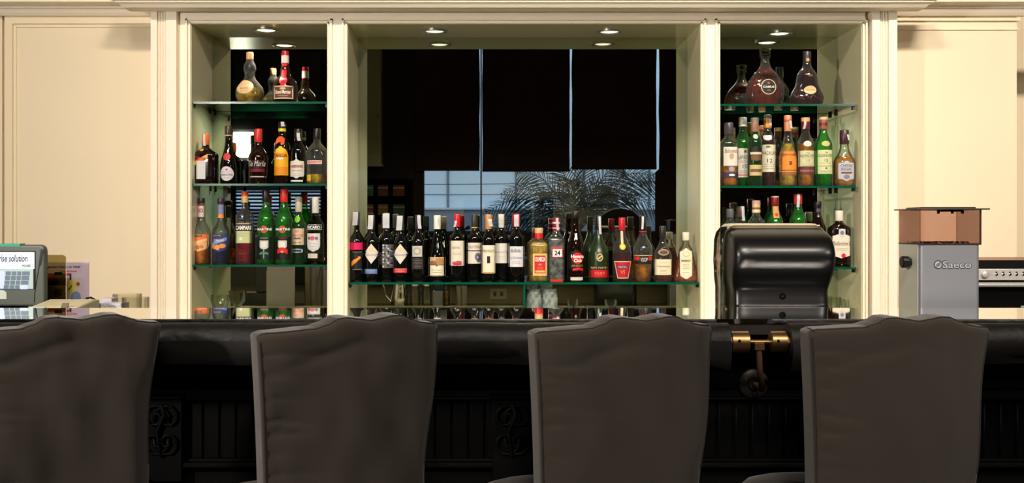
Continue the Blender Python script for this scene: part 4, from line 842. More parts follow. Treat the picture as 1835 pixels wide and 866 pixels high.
def wall_bracket(px):
    xx = X(px, RYc); zf = Z(690, 2.27)-RZ; yf = 2.30-RYc
    m = MB()
    m.box(xx-.010, xx+.010, -.008, .008, -.016, -.003, BRASS)
    xf = xx+.040; pts = [(xx, 0, -.014), (xx+.002, .004, -.05), (xx+.012, .03, zf+.035), (xx+.024, .07, zf+.012), (xx+.034, .11, zf+.002), (xf, yf-.03, zf), (xf, yf, zf)]
    m.tube(pts, .0065, P_('bracket_bronze', (120, 92, 72), .4, .6), 10); a = m.build('bracket_arm', root)
    m = MB(); m.lathe([(0, .034), (.006, .034), (.009, .03), (.010, .015), (.016, .013), (.017, .004)], P_('flange_bronze', (40, 35, 31), .4, .4), M=Matrix.Translation((xf, yf-.005, zf)) @ Matrix.Rotation(PI/2, 4, 'X'), seg=32)
    f = m.build('flange', a)
    for ang in (80, 200, 320):
        s = MB(); s.lathe([(0, .004), (.002, .003)], BRASS, M=Matrix.Translation((xf+.023*math.cos(math.radians(ang+190)), yf-.014, zf+.023*math.sin(math.radians(ang+190)))) @ Matrix.Rotation(PI/2, 4, 'X'), seg=10); s.build('screw', f)
wall_bracket(1360)
wall_bracket(-420); wall_bracket(2700)

# ------------------------------------------------------------------ slip-covered bar chairs
FAB = P_('charcoal_slipcover', (50, 44, 38), .95, spec=.1, sheen=.3, noise_amt=.10, noise_scale=9, bump=.12, bump_scale=700)
SEAM = P_('slipcover_seam', (30, 25, 22), .9)
LEGW = P_('dark_chair_leg', (30, 20, 14), .4)
def top_profile(u):
    pts = [(0, 0), (.05, .004), (.3, .008), (.36, .014), (.43, .0255), (.47, .0265), (.53, .0235), (.60, .020), (.66, .0235), (.72, .0275), (.77, .027), (.83, .019), (.89, .012), (.95, .009), (1, .008)]
    for (a, za), (b, zb) in zip(pts, pts[1:]):
        if u <= b:
            t = (u-a)/(b-a); t = t*t*(3-2*t); return za+(zb-za)*t
    return pts[-1][1]
CZT = 1.104; CZB = .66
def chair(px, desc, rz, seed, Yc=1.90, wk=1.0):
    x = X(px, Yc-.05)
    root = empty('bar_chair', (x, Yc, 0), desc, 'chair', 'slip-covered bar chairs at the counter', rz)
    # local frame: back panel around y = 0, chair faces +y
    NU, NV = 56, 60; T = .060
    def hw(v): return .172-.011*(1-v)**.8 if v > .0 else .161
    def pos(u, v, side):
        zt = CZT+top_profile(u); z = CZB+(zt-CZB)*v
        h = (.155+.019*max(0, (v-.2)/.8)**1.5)*wk
        xx = -h+2*h*u
        if u > .5: xx += .004*math.sin(v*9+seed)*(u-.5)*2
        lean = -.035*max(0, (v-.2))
        e = min(u, 1-u); bulge = .012*(1-math.exp(-e*14))+.010*math.sin(PI*u)*(1-v*.6)
        y = lean+(-T/2-bulge if side < 0 else T/2+bulge*.6)
        if side < 0:
            # creases pulling in from the left seam, and a dimple under the hump
            cr = 0
            for q, (zc, am) in enumerate(((1.06, .005), (1.035, .004), (1.0, .0045), (.965, .005), (.93, .006), (.885, .005), (.84, .004))):
                zl = zc+.012*math.sin(seed*2+q)-.05*u*(1 if q % 2 else .3)
                cr += 2.0*am*math.exp(-((z-zl)/.0055)**2)*math.exp(-u*(5+q % 3*2.5))*min(1, u*25)
            cr += .005*math.exp(-((z-(1.085-.10*abs(u-.55)))/.012)**2)*math.exp(-((u-.42)/.35)**2)
            cr += .012*noise.noise(Vector((u*2.2+seed*3, v*2.4, seed)))+.005*noise.noise(Vector((u*6+seed, v*5, 2)))
            y += cr*min(1, e*12)
            # soft rolled edge at the top rim
            y += .010*max(0, 1-(zt-z)/.012)**2
        return Vector((xx, y, z))
    m = MB(); vs = []
    for side in (-1, 1):
        for j in range(NV+1):
            v = (j/NV)**.85
            for i in range(NU+1): vs.append(pos(i/NU, v, side))
    K = (NU+1)*(NV+1); idx = lambda i, j, s: s*K+j*(NU+1)+i
    fs = []
    for j in range(NV):
        for i in range(NU):
            fs.append((idx(i, j, 0), idx(i+1, j, 0), idx(i+1, j+1, 0), idx(i, j+1, 0)))
            fs.append((idx(i, j, 1), idx(i, j+1, 1), idx(i+1, j+1, 1), idx(i+1, j, 1)))
        fs.append((idx(0, j, 1), idx(0, j, 0), idx(0, j+1, 0), idx(0, j+1, 1)))
        fs.append((idx(NU, j, 0), idx(NU, j, 1), idx(NU, j+1, 1), idx(NU, j+1, 0)))
    for i in range(NU):
        fs.append((idx(i, NV, 0), idx(i+1, NV, 0), idx(i+1, NV, 1), idx(i, NV, 1)))
        fs.append((idx(i, 0, 1), idx(i+1, 0, 1), idx(i+1, 0, 0), idx(i, 0, 0)))
    m.add(vs, fs, FAB)
    back = m.build('backrest', root, bevel=.009, bseg=4, angle=70)
    pts = [pos(0.012, .30+.70*j/24, -1)+Vector((.0008, -.0002, -.003 if j == 24 else 0)) for j in range(25)]+[pos(i/40, 1, -1)+Vector((0, .0002, -.0012)) for i in range(1, 40)]+[pos(.99, 1-.6*j/20, -1)+Vector((-.0005, -.0002, -.003 if j == 0 else 0)) for j in range(21)]
    m = MB(); m.tube(pts, .0021, SEAM, 6); m.build('seam', back)
    # seat with skirt
    m = MB(); N = 20
    def sup(a, r, nn=4.5):
        c, s = math.cos(a), math.sin(a); return (r[0]*math.copysign(abs(c)**(2/nn), c), r[1]*math.copysign(abs(s)**(2/nn), s))
    rows = [(.60, .97), (.68, 1.0), (.705, 1.0), (.724, .985), (.738, .93), (.748, .8), (.756, .5), (.759, .05)]
    vs = []; S = 56
    for z, f in rows:
        for j in range(S):
            a, b = sup(2*PI*j/S, (.215*f, .175*f)); vs.append((a, .208+b, z))
    fs = [(i*S+j, i*S+(j+1) % S, (i+1)*S+(j+1) % S, (i+1)*S+j) for i in range(len(rows)-1) for j in range(S)]+[tuple(range(S))[::-1], tuple((len(rows)-1)*S+j for j in range(S))]
    m.add(vs, fs, FAB); m.build('seat', root, angle=60)
    for sx, sy in ((-.15, .03), (.15, .03), (-.15, .35), (.15, .35)):
        m = MB(); m.box(sx-.018, sx+.018, sy-.018, sy+.018, 0, .61, LEGW); m.build('leg', root, bevel=.003)
    for sx in (-.15, .15):
        m = MB(); m.box(sx-.01, sx+.01, .05, .34, .22, .245, LEGW); m.build('stretcher', root)
    m = MB(); m.box(-.135, .135, .34, .36, .26, .29, LEGW); m.build('footrest', root)
chair(606, 'charcoal slip-covered bar chair in front of left niche, fully in view', math.radians(26), 1.0)
chair(1110, 'charcoal slip-covered bar chair in front of the middle spirits and brass collar', math.radians(12), 2.3)
chair(1609, 'charcoal slip-covered bar chair at right, in front of the coffee grinder', math.radians(0), 3.7, wk=.96)
chair(82, 'charcoal slip-covered bar chair cut off by the left edge, below the cash register', math.radians(30), 5.1)
# ------------------------------------------------------------------ paper towel dispenser behind the counter
DY = 2.56
root = empty('towel_dispenser', (X(1393, DY), DY, WZ), 'black plastic paper towel dispenser with smoky clear casing', 'dispenser')
o = Vector(root.location); kk = (DY-.03)/F
BP = P_('dispenser_black', (11, 11, 12), .30, spec=.5)
def dz(py): return Z(py, DY-.03)-WZ
def roundbody(mb, rows, mat, nn=7):
    """rows: (z, half width, y front, y back)"""
    S = 64; vs = []
    for z, h, yf, yb in rows:
        for j in range(S):
            t = 2*PI*j/S; c, s = math.cos(t), math.sin(t)
            vs.append((h*math.copysign(abs(c)**(2/nn), c), (yf+yb)/2+(yb-yf)/2*math.copysign(abs(s)**(2/nn), s), z))
    fs = [(i*S+j, i*S+(j+1) % S, (i+1)*S+(j+1) % S, (i+1)*S+j) for i in range(len(rows)-1) for j in range(S)]+[tuple(range(S))[::-1], tuple((len(rows)-1)*S+j for j in range(S))]
    mb.add(vs, fs, mat)
def hwx(px): return (px)*kk
H1 = dz(411)
rows = [(0, hwx(86), -.05, .06), (.02, hwx(87.5), -.055, .06), (dz(572), hwx(86.5), -.055, .06), (dz(545), hwx(86), -.05, .06), (dz(528), hwx(85.5), -.046, .06), (dz(518), hwx(86), -.046, .06), (dz(508), hwx(88), -.052, .06), (dz(497), hwx(90), -.061, .06), (dz(480), hwx(91.5), -.078, .06), (dz(462), hwx(91.5), -.086, .06), (dz(446), hwx(91), -.082, .06), (dz(432), hwx(90), -.068, .06), (dz(422), hwx(88.5), -.048, .06), (dz(415), hwx(84), -.025, .06), (dz(410.5), hwx(73), -.004, .055)]
def smooth_rows(rows, k=5):
    out = []; n = len(rows)
    for i in range(n-1):
        p = [rows[max(0, i-1)], rows[i], rows[i+1], rows[min(n-1, i+2)]]
        for j in range(k):
            t = j/k; out.append(tuple(.5*((2*b)+(c-a)*t+(2*a-5*b+4*c-d)*t*t+(3*b-a-3*c+d)*t**3) for a, b, c, d in zip(*p)))
    return out+[rows[-1]]
m = MB(); roundbody(m, smooth_rows(rows), BP); m.build('cover', root, angle=60)
SM = thin_glass('smoky_plastic', (.62, .60, .56), (.20, .19, .18), .08, 1.2)
rows2 = [(0, hwx(94), .0, .15), (dz(520), hwx(95), .0, .15), (dz(505), hwx(97), .0, .15), (dz(470), hwx(99), -.01, .15), (dz(430), hwx(97.5), -.01, .15), (dz(416), hwx(93), 0, .15), (dz(408), hwx(86), .0, .15), (dz(403.5), hwx(78), .01, .14)]
m = MB(); roundbody(m, rows2, SM); m.build('smoky_casing', root, angle=60)
m = MB(); rr = [(dz(409), hwx(84), .012, .149), (dz(404), hwx(82), .014, .146), (dz(401), hwx(78), .02, .14), (dz(400.3), hwx(70), .03, .13)]
roundbody(m, rr, P_('dispenser_rim', (206, 192, 168), .4)); m.build('top_rim', root, angle=60)
m = MB(); m.lathe([(-.085, .05), (.085, .05)], P_('paper_roll', (200, 190, 175), .8), M=Matrix.Translation((0, .10, dz(465))) @ Matrix.Rotation(PI/2, 4, 'Y'), seg=32); m.build('paper_roll', root)
m = MB(); m.lathe([(0, .0085), (.001, .0085), (.001, .005), (-.001, .004)], P_('lock_black', (4, 4, 4), .2), M=Matrix.Translation((0, -.0475, dz(530.5))) @ Matrix.Rotation(PI/2, 4, 'X'), seg=20)
m.lathe([(-.001, .0025), (.0012, .002)], CHROME, M=Matrix.Translation((0, -.0475, dz(530.5))) @ Matrix.Rotation(PI/2, 4, 'X'), seg=10); m.build('lock', root)

# ------------------------------------------------------------------ coffee grinder
GYc = 2.60; gf = 2.52
root = empty('coffee_grinder', (X(1700, gf), GYc, WZ), 'silver-grey coffee grinder with smoky brown bean hopper', 'coffee grinder')
o = Vector(root.location); gk = gf/F
def gx(px): return X(px, gf)-o.x
def gz(py): return Z(py, gf)-WZ
xa, xb = gx(1649), gx(1757); yf, yb = gf-GYc, gf-GYc+.135
SIL = P_('grinder_silver', (142, 145, 154), .36, .35, spec=.5); SILS = P_('grinder_side', (196, 194, 180), .5, .1)
m = MB()
r = .012; pts = []
for ca, cb, t0 in ((xb-r, yb-r, 0), (xa+.003, yb-.003, 90), (xa+r, yf+r, 180), (xb-r, yf+r, 270)):
    q = .003 if t0 == 90 else r
    for k_ in range(7):
        t = math.radians(t0+15*k_); pts.append((ca+q*math.cos(t), cb+q*math.sin(t)))
m.prism(pts, 0, gz(438), SIL, 'z')
m.box(xa-.0015, xa+.001, yf+r, yb-.002, 0, gz(438.5), SILS)
bd = m.build('body', root, angle=50)
t = MB(); lx0, lx1 = gx(1674), gx(1740); zc = gz(474.5); zh = (gz(467)-gz(483))/2
INK = P_('logo_dark', (58, 60, 68), .5); LGT = P_('logo_light', (178, 180, 188), .5)
t.lathe([(0, 8*gk), (.0006, 8*gk)], INK, M=Matrix.Translation((gx(1681), yf-.0002, zc)) @ Matrix.Rotation(PI/2, 4, 'X'), seg=28)
t.lathe([(.0006, 6*gk), (.0010, 6*gk)], LGT, M=Matrix.Translation((gx(1681), yf-.0002, zc)) @ Matrix.Rotation(PI/2, 4, 'X'), seg=28)
for d in (-2.2, 0, 2.2):
    t.box(-4.4*gk, 4.4*gk, -.0018, -.0012, -.6*gk, .6*gk, INK, M=Matrix.Translation((gx(1681), yf, zc+d*gk)) @ Matrix.Rotation(math.radians(-30), 4, 'Y'))
t.flat_text('Saeco', gx(1714.5), zc+.0, 54*gk, 15.5*gk, yf-.0006, INK, bold=.05)
t.flat_text('Saeco', gx(1714.5), zc+.0, 51*gk, 12.5*gk, yf-.0012, LGT, bold=.008)
t.build('logo', bd, smooth=False)
HOP = thin_glass('smoky_brown_hopper', (.86, .78, .76), (.70, .58, .54), .06, .5)
m = MB(); hz0, hz1 = gz(437.5), gz(376)
m.box(xa-.001, xb+.001, yf-.001, yf+.001, hz0, hz1, HOP); m.box(xa-.001, xb+.001, yb-.002, yb, hz0, hz1, HOP)
m.box(xa-.001, xa+.001, yf, yb, hz0, hz1, HOP); m.box(xb-.001, xb+.001, yf, yb, hz0, hz1, HOP)
DKB = P_('hopper_rim_dark', (58, 34, 30), .3)
m.box(xa-.0015, xb+.0015, yf-.0015, yb, hz0-.002, hz0+.0015, DKB)
m.box(xb-.002, xb+.0018, yf-.0018, yf+.001, hz0, hz1, DKB)
hp = m.build('bean_hopper', root, smooth=False)
m = MB(); 
for q in range(90):
    a, b = random.uniform(xa+.006, xb-.006), random.uniform(yf+.006, yb-.008)
    M = Matrix.Translation((a, b, hz0+.004)) @ Matrix.Rotation(random.random()*PI, 4, 'Z'); m.lathe([(-.002, .0008), (-.001, .0022), (.001, .0022), (.002, .0008)], P_('bean_crumb', (60, 32, 20), .6), seg=6, M=M)
cr_ = m.build('coffee_crumbs', root); cr_['kind'] = 'stuff'
m = MB(); LID = P_('hopper_lid', (92, 90, 78), .25, .5)
m.rbox(gx(1640), gx(1773), yf-.012, yb+.012, hz1, hz1+.0035, LID, .010, 5, 'z')
m.rbox(xa+.012, xb-.004, yf+.01, yb-.01, hz1+.0035, hz1+.0075, LID, .008, 5, 'z')
m.box(gx(1682), gx(1728), yf+.004, yf+.008, hz1-.005, hz1, DKB)
for px in (1683, 1708, 1726): m.box(gx(px)-.003, gx(px)+.003, yf+.002, yf+.008, hz1-.010, hz1, DKB)
m.build('hopper_lid', root, bevel=.001)
m = MB(); M = Matrix.Translation((xa, yf+.055, gz(471))) @ Matrix.Rotation(-PI/2, 4, 'Y')
m.lathe([(0, .009), (.008, .009), (.0085, .015), (.024, .0155), (.026, .013)], BLACKP, M=M, seg=14)
m.build('knob', root, smooth=False)

# ------------------------------------------------------------------ cash register touch screen, printer, brochure
PY_ = 2.80
root = empty('cash_register', (X(-15, PY_), PY_+.10, WZ), 'grey touch screen cash register with green sticker, cut off at left', 'cash register')
o = Vector(root.location); rk = PY_/F
def rx(px): return X(px, PY_)-o.x
def rz_(py): return Z(py, PY_)-WZ
RG = P_('register_grey', (84, 90, 84), .32, spec=.5); RD_ = P_('register_dark', (44, 46, 44), .4)
tilt = Matrix.Translation((0, -.10, 0))
m = MB(); m.rbox(rx(-120), rx(80), -.10, -.078, rz_(549), rz_(438.5), RG, .016, 6, 'y'); hs = m.build('screen_housing', root, bevel=.006, bseg=4, angle=50)
m = MB(); m.rbox(rx(-105), rx(58), -.078, .0, rz_(543), rz_(446), RD_, .01, 4, 'y'); m.build('rear_shell', root, bevel=.006)
m = MB(); m.box(rx(-70), rx(20), -.03, .005, .10, rz_(520), RD_); m.build('stand', root, bevel=.006)
m = MB(); m.box(rx(-130), rx(70), -.12, .01, .0, .10, RD_); m.build('cash_drawer', root, bevel=.004)
ypl = -.1005
m = MB(); m.box(rx(-100), rx(64), ypl-.0005, ypl+.002, rz_(519), rz_(450), P_('screen_bezel', (26, 28, 28), .25))
def em(name, c, e=1.0): return P_(name, c, .3, emis=c, es=e)
SA = em('screen_light', (206, 214, 224), .75); SB = em('screen_teal', (150, 170, 166), .6); SC_ = em('screen_key', (92, 104, 118), .55); SD = em('screen_blue', (168, 178, 232), .75); SE = em('screen_ink', (40, 40, 62), .3)
def sp(a, b, c, d, mat, off): m.box(rx(a), rx(b), ypl-off, ypl-off+.0004, rz_(d), rz_(c), mat)
sp(-98, 62, 452, 482, SA, .0012); sp(-98, 60, 482, 518, SB, .0012); sp(-98, 9, 486, 517, SD, .0016)
for r_ in range(4):
    for c_, (a, b) in enumerate(((11, 20), (21.5, 30), (31.5, 39), (40.5, 54))):
        yy = 486.5+r_*8.2; sp(a-r_*1.2, b-r_*1.2, yy, yy+7.4, SC_ if not (r_ == 3 and c_ == 3) else SD, .0020)
m.flat_text('enterprise solution', rx(10), rz_(465), 80*rk, 16*rk, ypl-.0016, SE, bold=.02, shear=.15)
m.flat_text('POSES', rx(48), rz_(476.6), 16*rk, 4.6*rk, ypl-.0016, SE, bold=.03, shear=.2)
m.flat_text('FOOD AND BEVERAGE POINT OF SALE', rx(5), rz_(456.5), 64*rk, 2*rk, ypl-.0016, SE)
m.build('touch_screen', root, smooth=False)
m = MB(); m.add([(rx(73), ypl-.001, rz_(447)), (rx(78.5), ypl-.001, rz_(447)), (rx(74), ypl-.001, rz_(475)), (rx(69.5), ypl-.001, rz_(478))], [(0, 3, 2, 1)], P_('slot_black', (14, 14, 16), .3))
m.tube([(rx(70.5), ypl-.0005, rz_(476)), (rx(66.5), ypl-.0005, rz_(500)), (rx(63), ypl-.0005, rz_(522)), (rx(61.5), ypl-.0005, rz_(542))], .0009, P_('slot_black', (14, 14, 16), .3), 6); m.build('card_slot', root)
m = MB(); m.box(rx(-60), rx(36), -.098, -.07, rz_(439), rz_(438)+.0015, P_('sticker_green', (30, 150, 120), .5)); m.box(rx(-60), rx(36), -.1012, -.098, rz_(442), rz_(438.4), P_('sticker_green', (30, 150, 120), .5)); m.build('green_sticker', root)
m = MB(); m.prism([(rx(-30), rz_(536)), (rx(12), rz_(536)), (rx(12), rz_(524)), (rx(6), rz_(520)), (rx(-30), rz_(520))], ypl-.0012, ypl, P_('paper_note', (190, 200, 190), .6), 'y'); m.build('paper_note', root)
# brochure standing behind, olive translucent sheet in front of it
BYr = 3.02
def bx(px): return X(px, BYr)
def bz(py): return Z(py, BYr)
bk = BYr/F
m = MB((bx(110), BYr, WZ)); pz = bz(549)
m.box(bx(60), bx(159), BYr, BYr+.003, pz-.02, bz(470.5), P_('brochure_lilac', (206, 190, 206), .5))
m.box(bx(60), bx(159), BYr+.0005, BYr+.02, WZ, pz-.02, P_('brochure_stand', (200, 200, 200), .4))
bt = lambda *a: m.flat_text(*a[:1], bx(a[1]), bz(a[2]), a[3]*bk, a[4]*bk, BYr-.0006, a[5], bold=a[6] if len(a) > 6 else 0)
NK = P_('brochure_ink', (60, 44, 70), .5); RK = P_('brochure_red', (206, 60, 90), .5)
bt('agement Ready or Not?', 113, 479, 62, 6, NK, .03); bt('new career models', 122, 486, 32, 3.6, RK, .02)
def bp(shape, a, b, c, d, col, off=.0006, n_=14):
    mat = paper(col)
    if shape == 'r': pts = [(bx(a), bz(d)), (bx(b), bz(d)), (bx(b), bz(c)), (bx(a), bz(c))]
    elif shape == 'o': pts = [((bx(a)+bx(b))/2+(bx(b)-bx(a))/2*math.cos(2*PI*i/n_), (bz(c)+bz(d))/2+(bz(c)-bz(d))/2*math.sin(2*PI*i/n_)) for i in range(n_)]
    m.prism(pts, BYr-off-.0003, BYr-off, mat, 'y')
bp('r', 84, 118, 490, 512, (120, 90, 60)); bp('o', 86, 100, 492, 506, (150, 50, 40), .001); bp('o', 98, 112, 494, 508, (90, 110, 50), .001); bp('o', 90, 108, 500, 511, (70, 60, 34), .0014); bp('r', 98, 112, 488, 493, (30, 24, 30), .0018)
bp('r', 118, 126, 490, 494, (200, 50, 90)); bp('r', 125, 128, 490, 502, (40, 34, 60), .001)
bp('o', 120, 137, 501, 528, (214, 196, 96)); bp('o', 132, 144, 504, 513, (206, 186, 100), .001); bp('o', 137, 143, 506, 512, (150, 60, 60), .0014); bp('o', 127, 145, 522, 545, (120, 140, 180), .001)
m.add([(bx(122), BYr-.002, bz(520)), (bx(129), BYr-.002, bz(511)), (bx(130), BYr-.002, bz(512.5)), (bx(124.5), BYr-.002, bz(520))], [(0, 3, 2, 1)], paper((30, 28, 30)))
bp('r', 84, 118, 514, 549, (176, 160, 160)); bp('r', 97, 111, 518, 532, (90, 84, 50), .001)
tag(m.build('brochure', smooth=False), 'lilac brochure with cartoon drawing propped up behind the cash register', 'brochure')
PS = thin_glass('olive_acrylic', (.62, .56, .36), (.5, .44, .28), .1, .8)
m = MB((X(95, 2.93), 2.93, WZ)); m.rbox(X(40, 2.93), X(118.5, 2.93), 2.928, 2.932, WZ+.0, Z(457, 2.93), PS, .012, 5, 'y'); tag(m.build('acrylic_sheet'), 'see-through olive plastic sheet standing between register and brochure', 'sheet')
# printer
PP = 2.72
root = empty('receipt_printer', (X(120, PP), PP, WZ), 'cream receipt printer beside the cash register', 'printer')
def px_(px): return X(px, PP)-root.location.x
def pz_(py): return Z(py, PP)-WZ
PC = P_('printer_cream', (214, 204, 166), .45)
m = MB(); m.prism([(-.10, 0), (.05, 0), (.05, Z(537, PP+.05)-WZ), (.02, Z(536.5, PP+.02)-WZ), (-.10, Z(551, PP-.1)-WZ)], px_(82), px_(166), PC, 'x'); bd = m.build('body', root, bevel=.004)
m = MB(); m.box(px_(84), px_(112), -.104, -.10, pz_(552), pz_(544.5), P_('paper_note', (190, 200, 190), .6)); m.build('label', bd)
m = MB(); m.prism([(px_(136), pz_(556)), (px_(147), pz_(556)), (px_(153), pz_(538)), (px_(142), pz_(538))], -.104, -.0995, P_('printer_flap', (110, 104, 80), .4), 'y'); m.build('paper_slot', bd)
m = MB(); m.box(px_(86), px_(98), -.1008, -.10, pz_(541), pz_(539), INK); m.build('badge', bd)
pb = [(X(154, 2.75), 2.75, Z(535, 2.75)), (X(163, 2.76), 2.76, Z(533.5, 2.76)), (X(171, 2.78), 2.78, Z(538, 2.78)), (X(176, 2.80), 2.80, Z(546, 2.8)), (X(180, 2.82), 2.82, Z(556, 2.82)), (X(184, 2.9), 2.9, WZ+.004)]
m = MB(); m.tube(pb, .0028, BLACKP, 8); tag(m.build('cable'), 'black cable curling off the receipt printer', 'cable')
# paper slips and stand
def blockthing(name, desc, cat, a, b, c, Y, col, th=.05, deco=None, tiltz=0):
    m = MB((X((a+b)/2, Y), Y, WZ)); m.box(X(a, Y), X(b, Y), Y, Y+th, WZ, Z(c, Y), P_('block_'+name, col, .5))
    if deco: deco(m, Y)
    tag(m.build(name, bevel=.0015), desc, cat)
def scrib(m, Y):
    for i in range(16):
        a = 180+i*2.4; m.tube([(X(a, Y), Y-.0008, Z(545+(i*3) % 5, Y)), (X(a+2.4, Y), Y-.0008, Z(548+(i*5) % 4, Y))], .0006, INK, 4)
blockthing('note_pad', 'scribbled white note pad between printer cable and glass tumblers', 'note pad', 180, 217, 544, 2.80, (200, 198, 204), .06, scrib)
blockthing('paper_block', 'lilac block of paper standing behind the scribbled note pad', 'paper block', 181, 200, 535, 2.90, (190, 182, 206), .05)
blockthing('card_reader', 'small dark teal card reader beside the note pad', 'card reader', 169, 180, 545, 2.86, (30, 56, 66), .03)
TG = thin_glass('tumbler_glass', (.93, .93, .90), (.72, .68, .60), .04, .35)
def lowglass(px, py, Y, wpx, desc):
    H = Z(py, Y)-WZ; r = wpx*Y/F/2; cx = X(px, Y)
    m = MB((cx, Y, WZ)); m.lathe([(WZ, r*.8), (WZ+.004, r*.88), (WZ+H, r), (WZ+H, r-.0015), (WZ+.02, r*.86), (WZ+.018, .001)], TG, cx=cx, cy=Y, seg=40, cap1=False)
    tag(m.build('glass_tumbler', angle=60), desc, 'glass', 'glass tumblers by the left pilaster')
lowglass(228, 527, 3.0, 50, 'clear glass tumbler set further back, left of the pair')
lowglass(243, 533, 2.78, 47, 'clear glass tumbler set nearer the bar, right of the pair')

# ------------------------------------------------------------------ behind the camera: window wall, blinds, bookcase (all seen in the mirrors)
DV = 2*YM-YB
wx = lambda px: (px-VX)*DV/F
wz = lambda py: EYE-(py-VY)*DV/F
A0, A1 = wx(757), wx(1190); ZS, ZT = wz(418), wz(70)     # main window
B0, B1 = wx(418), wx(576); BZ0, BZ1 = wz(478), wz(96)     # left window
w = MB(); th = .15
w.box(-XW, B0, YB-th, YB, 0, CZ, DARKROOM); w.box(B1, A0, YB-th, YB, 0, CZ, DARKROOM); w.box(A1, XW, YB-th, YB, 0, CZ, DARKROOM)
w.box(B0, B1, YB-th, YB, 0, BZ0, DARKROOM); w.box(B0, B1, YB-th, YB, BZ1, CZ, DARKROOM)
w.box(A0, A1, YB-th, YB, 0, ZS, DARKROOM); w.box(A0, A1, YB-th, YB, ZT, CZ, DARKROOM)
struct('wall_window_side', w)
FRM = P_('window_frame_dark', (26, 24, 26), .4)
def window(nm, x0, x1, z0, z1, muls):
    f = MB()
    for a, b, c, d in ((x0, x1, z0, z0+.03), (x0, x1, z1-.03, z1), (x0, x0+.03, z0, z1), (x1-.03, x1, z0, z1)): f.box(a, b, YB-.10, YB-.05, c, d, FRM)
    for q in muls: f.box(q-.013, q+.013, YB-.10, YB-.05, z0, z1, FRM)
    o = struct(nm, f)
    g = MB(); g.box(x0+.02, x1-.02, YB-.078, YB-.074, z0+.02, z1-.02, thin_glass('window_glass', (.92, .95, .95), (.7, .75, .75), .01, 1)); p = g.build('window_pane', o, smooth=False)
window('window_1', A0, A1, ZS, ZT, [wx(862)])
window('window_2', B0, B1, BZ0, BZ1, [wx(500)])
BLD = P_('blind_dark_brown', (58, 36, 30), .85, noise_amt=.3, noise_scale=14)
def wav(x, z, s): return x-(.07 if s == 1180 and z < wz(306) else 0)+.012*noise.noise(Vector((s*3, z*1.6, 0)))
def roman(pa, pb, pbot, desc, yb=YB+.05):
    x0, x1 = wx(pa), wx(pb); z0, z1 = wz(pbot), wz(60)
    root = empty('roman_blind', ((x0+x1)/2, yb, z1), desc, 'blind', 'dark roman blinds over the mirrored window')
    o = Vector(root.location); m = MB(); N = 60; vs = []
    for s in (0, 1):
        for j in range(N+1):
            z = z0+(z1-z0)*j/N; fold = .010*abs(math.sin(j*PI/N*5)); 
            for i in range(9):
                u = i/8; xl, xr = wav(x0, z, pa), wav(x1, z, pb+7)
                vs.append((xl+(xr-xl)*u-o.x, fold+s*.004, z-o.z))
    K = (N+1)*9
    fs = [(s*K+j*9+i, s*K+j*9+i+1, s*K+(j+1)*9+i+1, s*K+(j+1)*9+i) if s else (s*K+(j+1)*9+i, s*K+(j+1)*9+i+1, s*K+j*9+i+1, s*K+j*9+i) for s in (0, 1) for j in range(N) for i in range(8)]
    m.add(vs, fs, BLD); m.build('fabric', root, angle=70)
    m = MB(); m.box(x0-o.x, x1-o.x, -.005, .012, z0-o.z-.012, z0-o.z+.006, BLD); m.build('bottom_bar', root)
roman(744, 859.8, 305.5, 'dark brown roman blind, leftmost of those mirrored above the window view')
roman(864.2, 1020.6, 307, 'dark brown roman blind, second from left in the middle mirror')
roman(1024.4, 1175.6, 303, 'dark brown roman blind, third from left in the middle mirror')
roman(1180, 1262, 425, 'dark brown roman blind, rightmost and longest in the middle mirror')
# slatted blind in the left window
root = empty('slatted_blind', ((B0+B1)/2, YB+.05, BZ1), 'grey slatted blind over the window mirrored in the left niche', 'blind')
SLT = P_('slat_grey', (40, 44, 52), .5)
o = Vector(root.location); m = MB(); z = BZ1-.03
while z > BZ0+.04:
    M = Matrix.Translation((0, 0, z-o.z)) @ Matrix.Rotation(math.radians(82 if z > wz(335) else 25), 4, 'X'); m.box(B0-o.x+.03, B1-o.x-.01, -.037, .037, -.0015, .0015, SLT, M); z -= .063
m.build('slats', root, smooth=False)
m = MB()
for xx in (B0+.25, B1-.25): m.tube([(xx-o.x, .026, 0), (xx-o.x, .026, BZ0-o.z+.02)], .0015, SLT, 5)
m.build('cords', root)
# dark bookcase with coloured boxes, cream cupboard above it
SX0, SX1, SYb = wx(600), wx(740), YB+.02
root = empty('bookcase', ((SX0+SX1)/2, YB+.20, 0), 'black open bookcase left of the mirrored window view', 'bookcase')
o = Vector(root.location); m = MB(); zt = wz(322)
cols = [wx(p) for p in (600, 638, 678, 703, 733)]
m.box(SX0-o.x, SX1-o.x, -.19, -.17, 0, zt, DARKW)
for q in (600, 637, 676.5, 703, 732): m.box(wx(q)-o.x-.02, wx(q)-o.x+.02, -.17, .10, 0, zt, DARKW)
shz = [wz(p) for p in (322, 352, 386, 420, 455, 490)]
for q in shz: m.box(SX0-o.x, wx(732)-o.x, -.17, .10, q-.03, q+.0, DARKW)
m.build('frame', root)
cc = [(70, 120, 96), (120, 70, 66), (130, 66, 48), (150, 90, 70), (160, 130, 40), (70, 96, 84), (90, 110, 130), (150, 110, 60), (110, 60, 60)]
cn_ = ['green', 'dusty red', 'rust red', 'brick', 'mustard', 'teal', 'slate', 'tan', 'maroon', 'sea green', 'plum', 'brown']
ii = 0
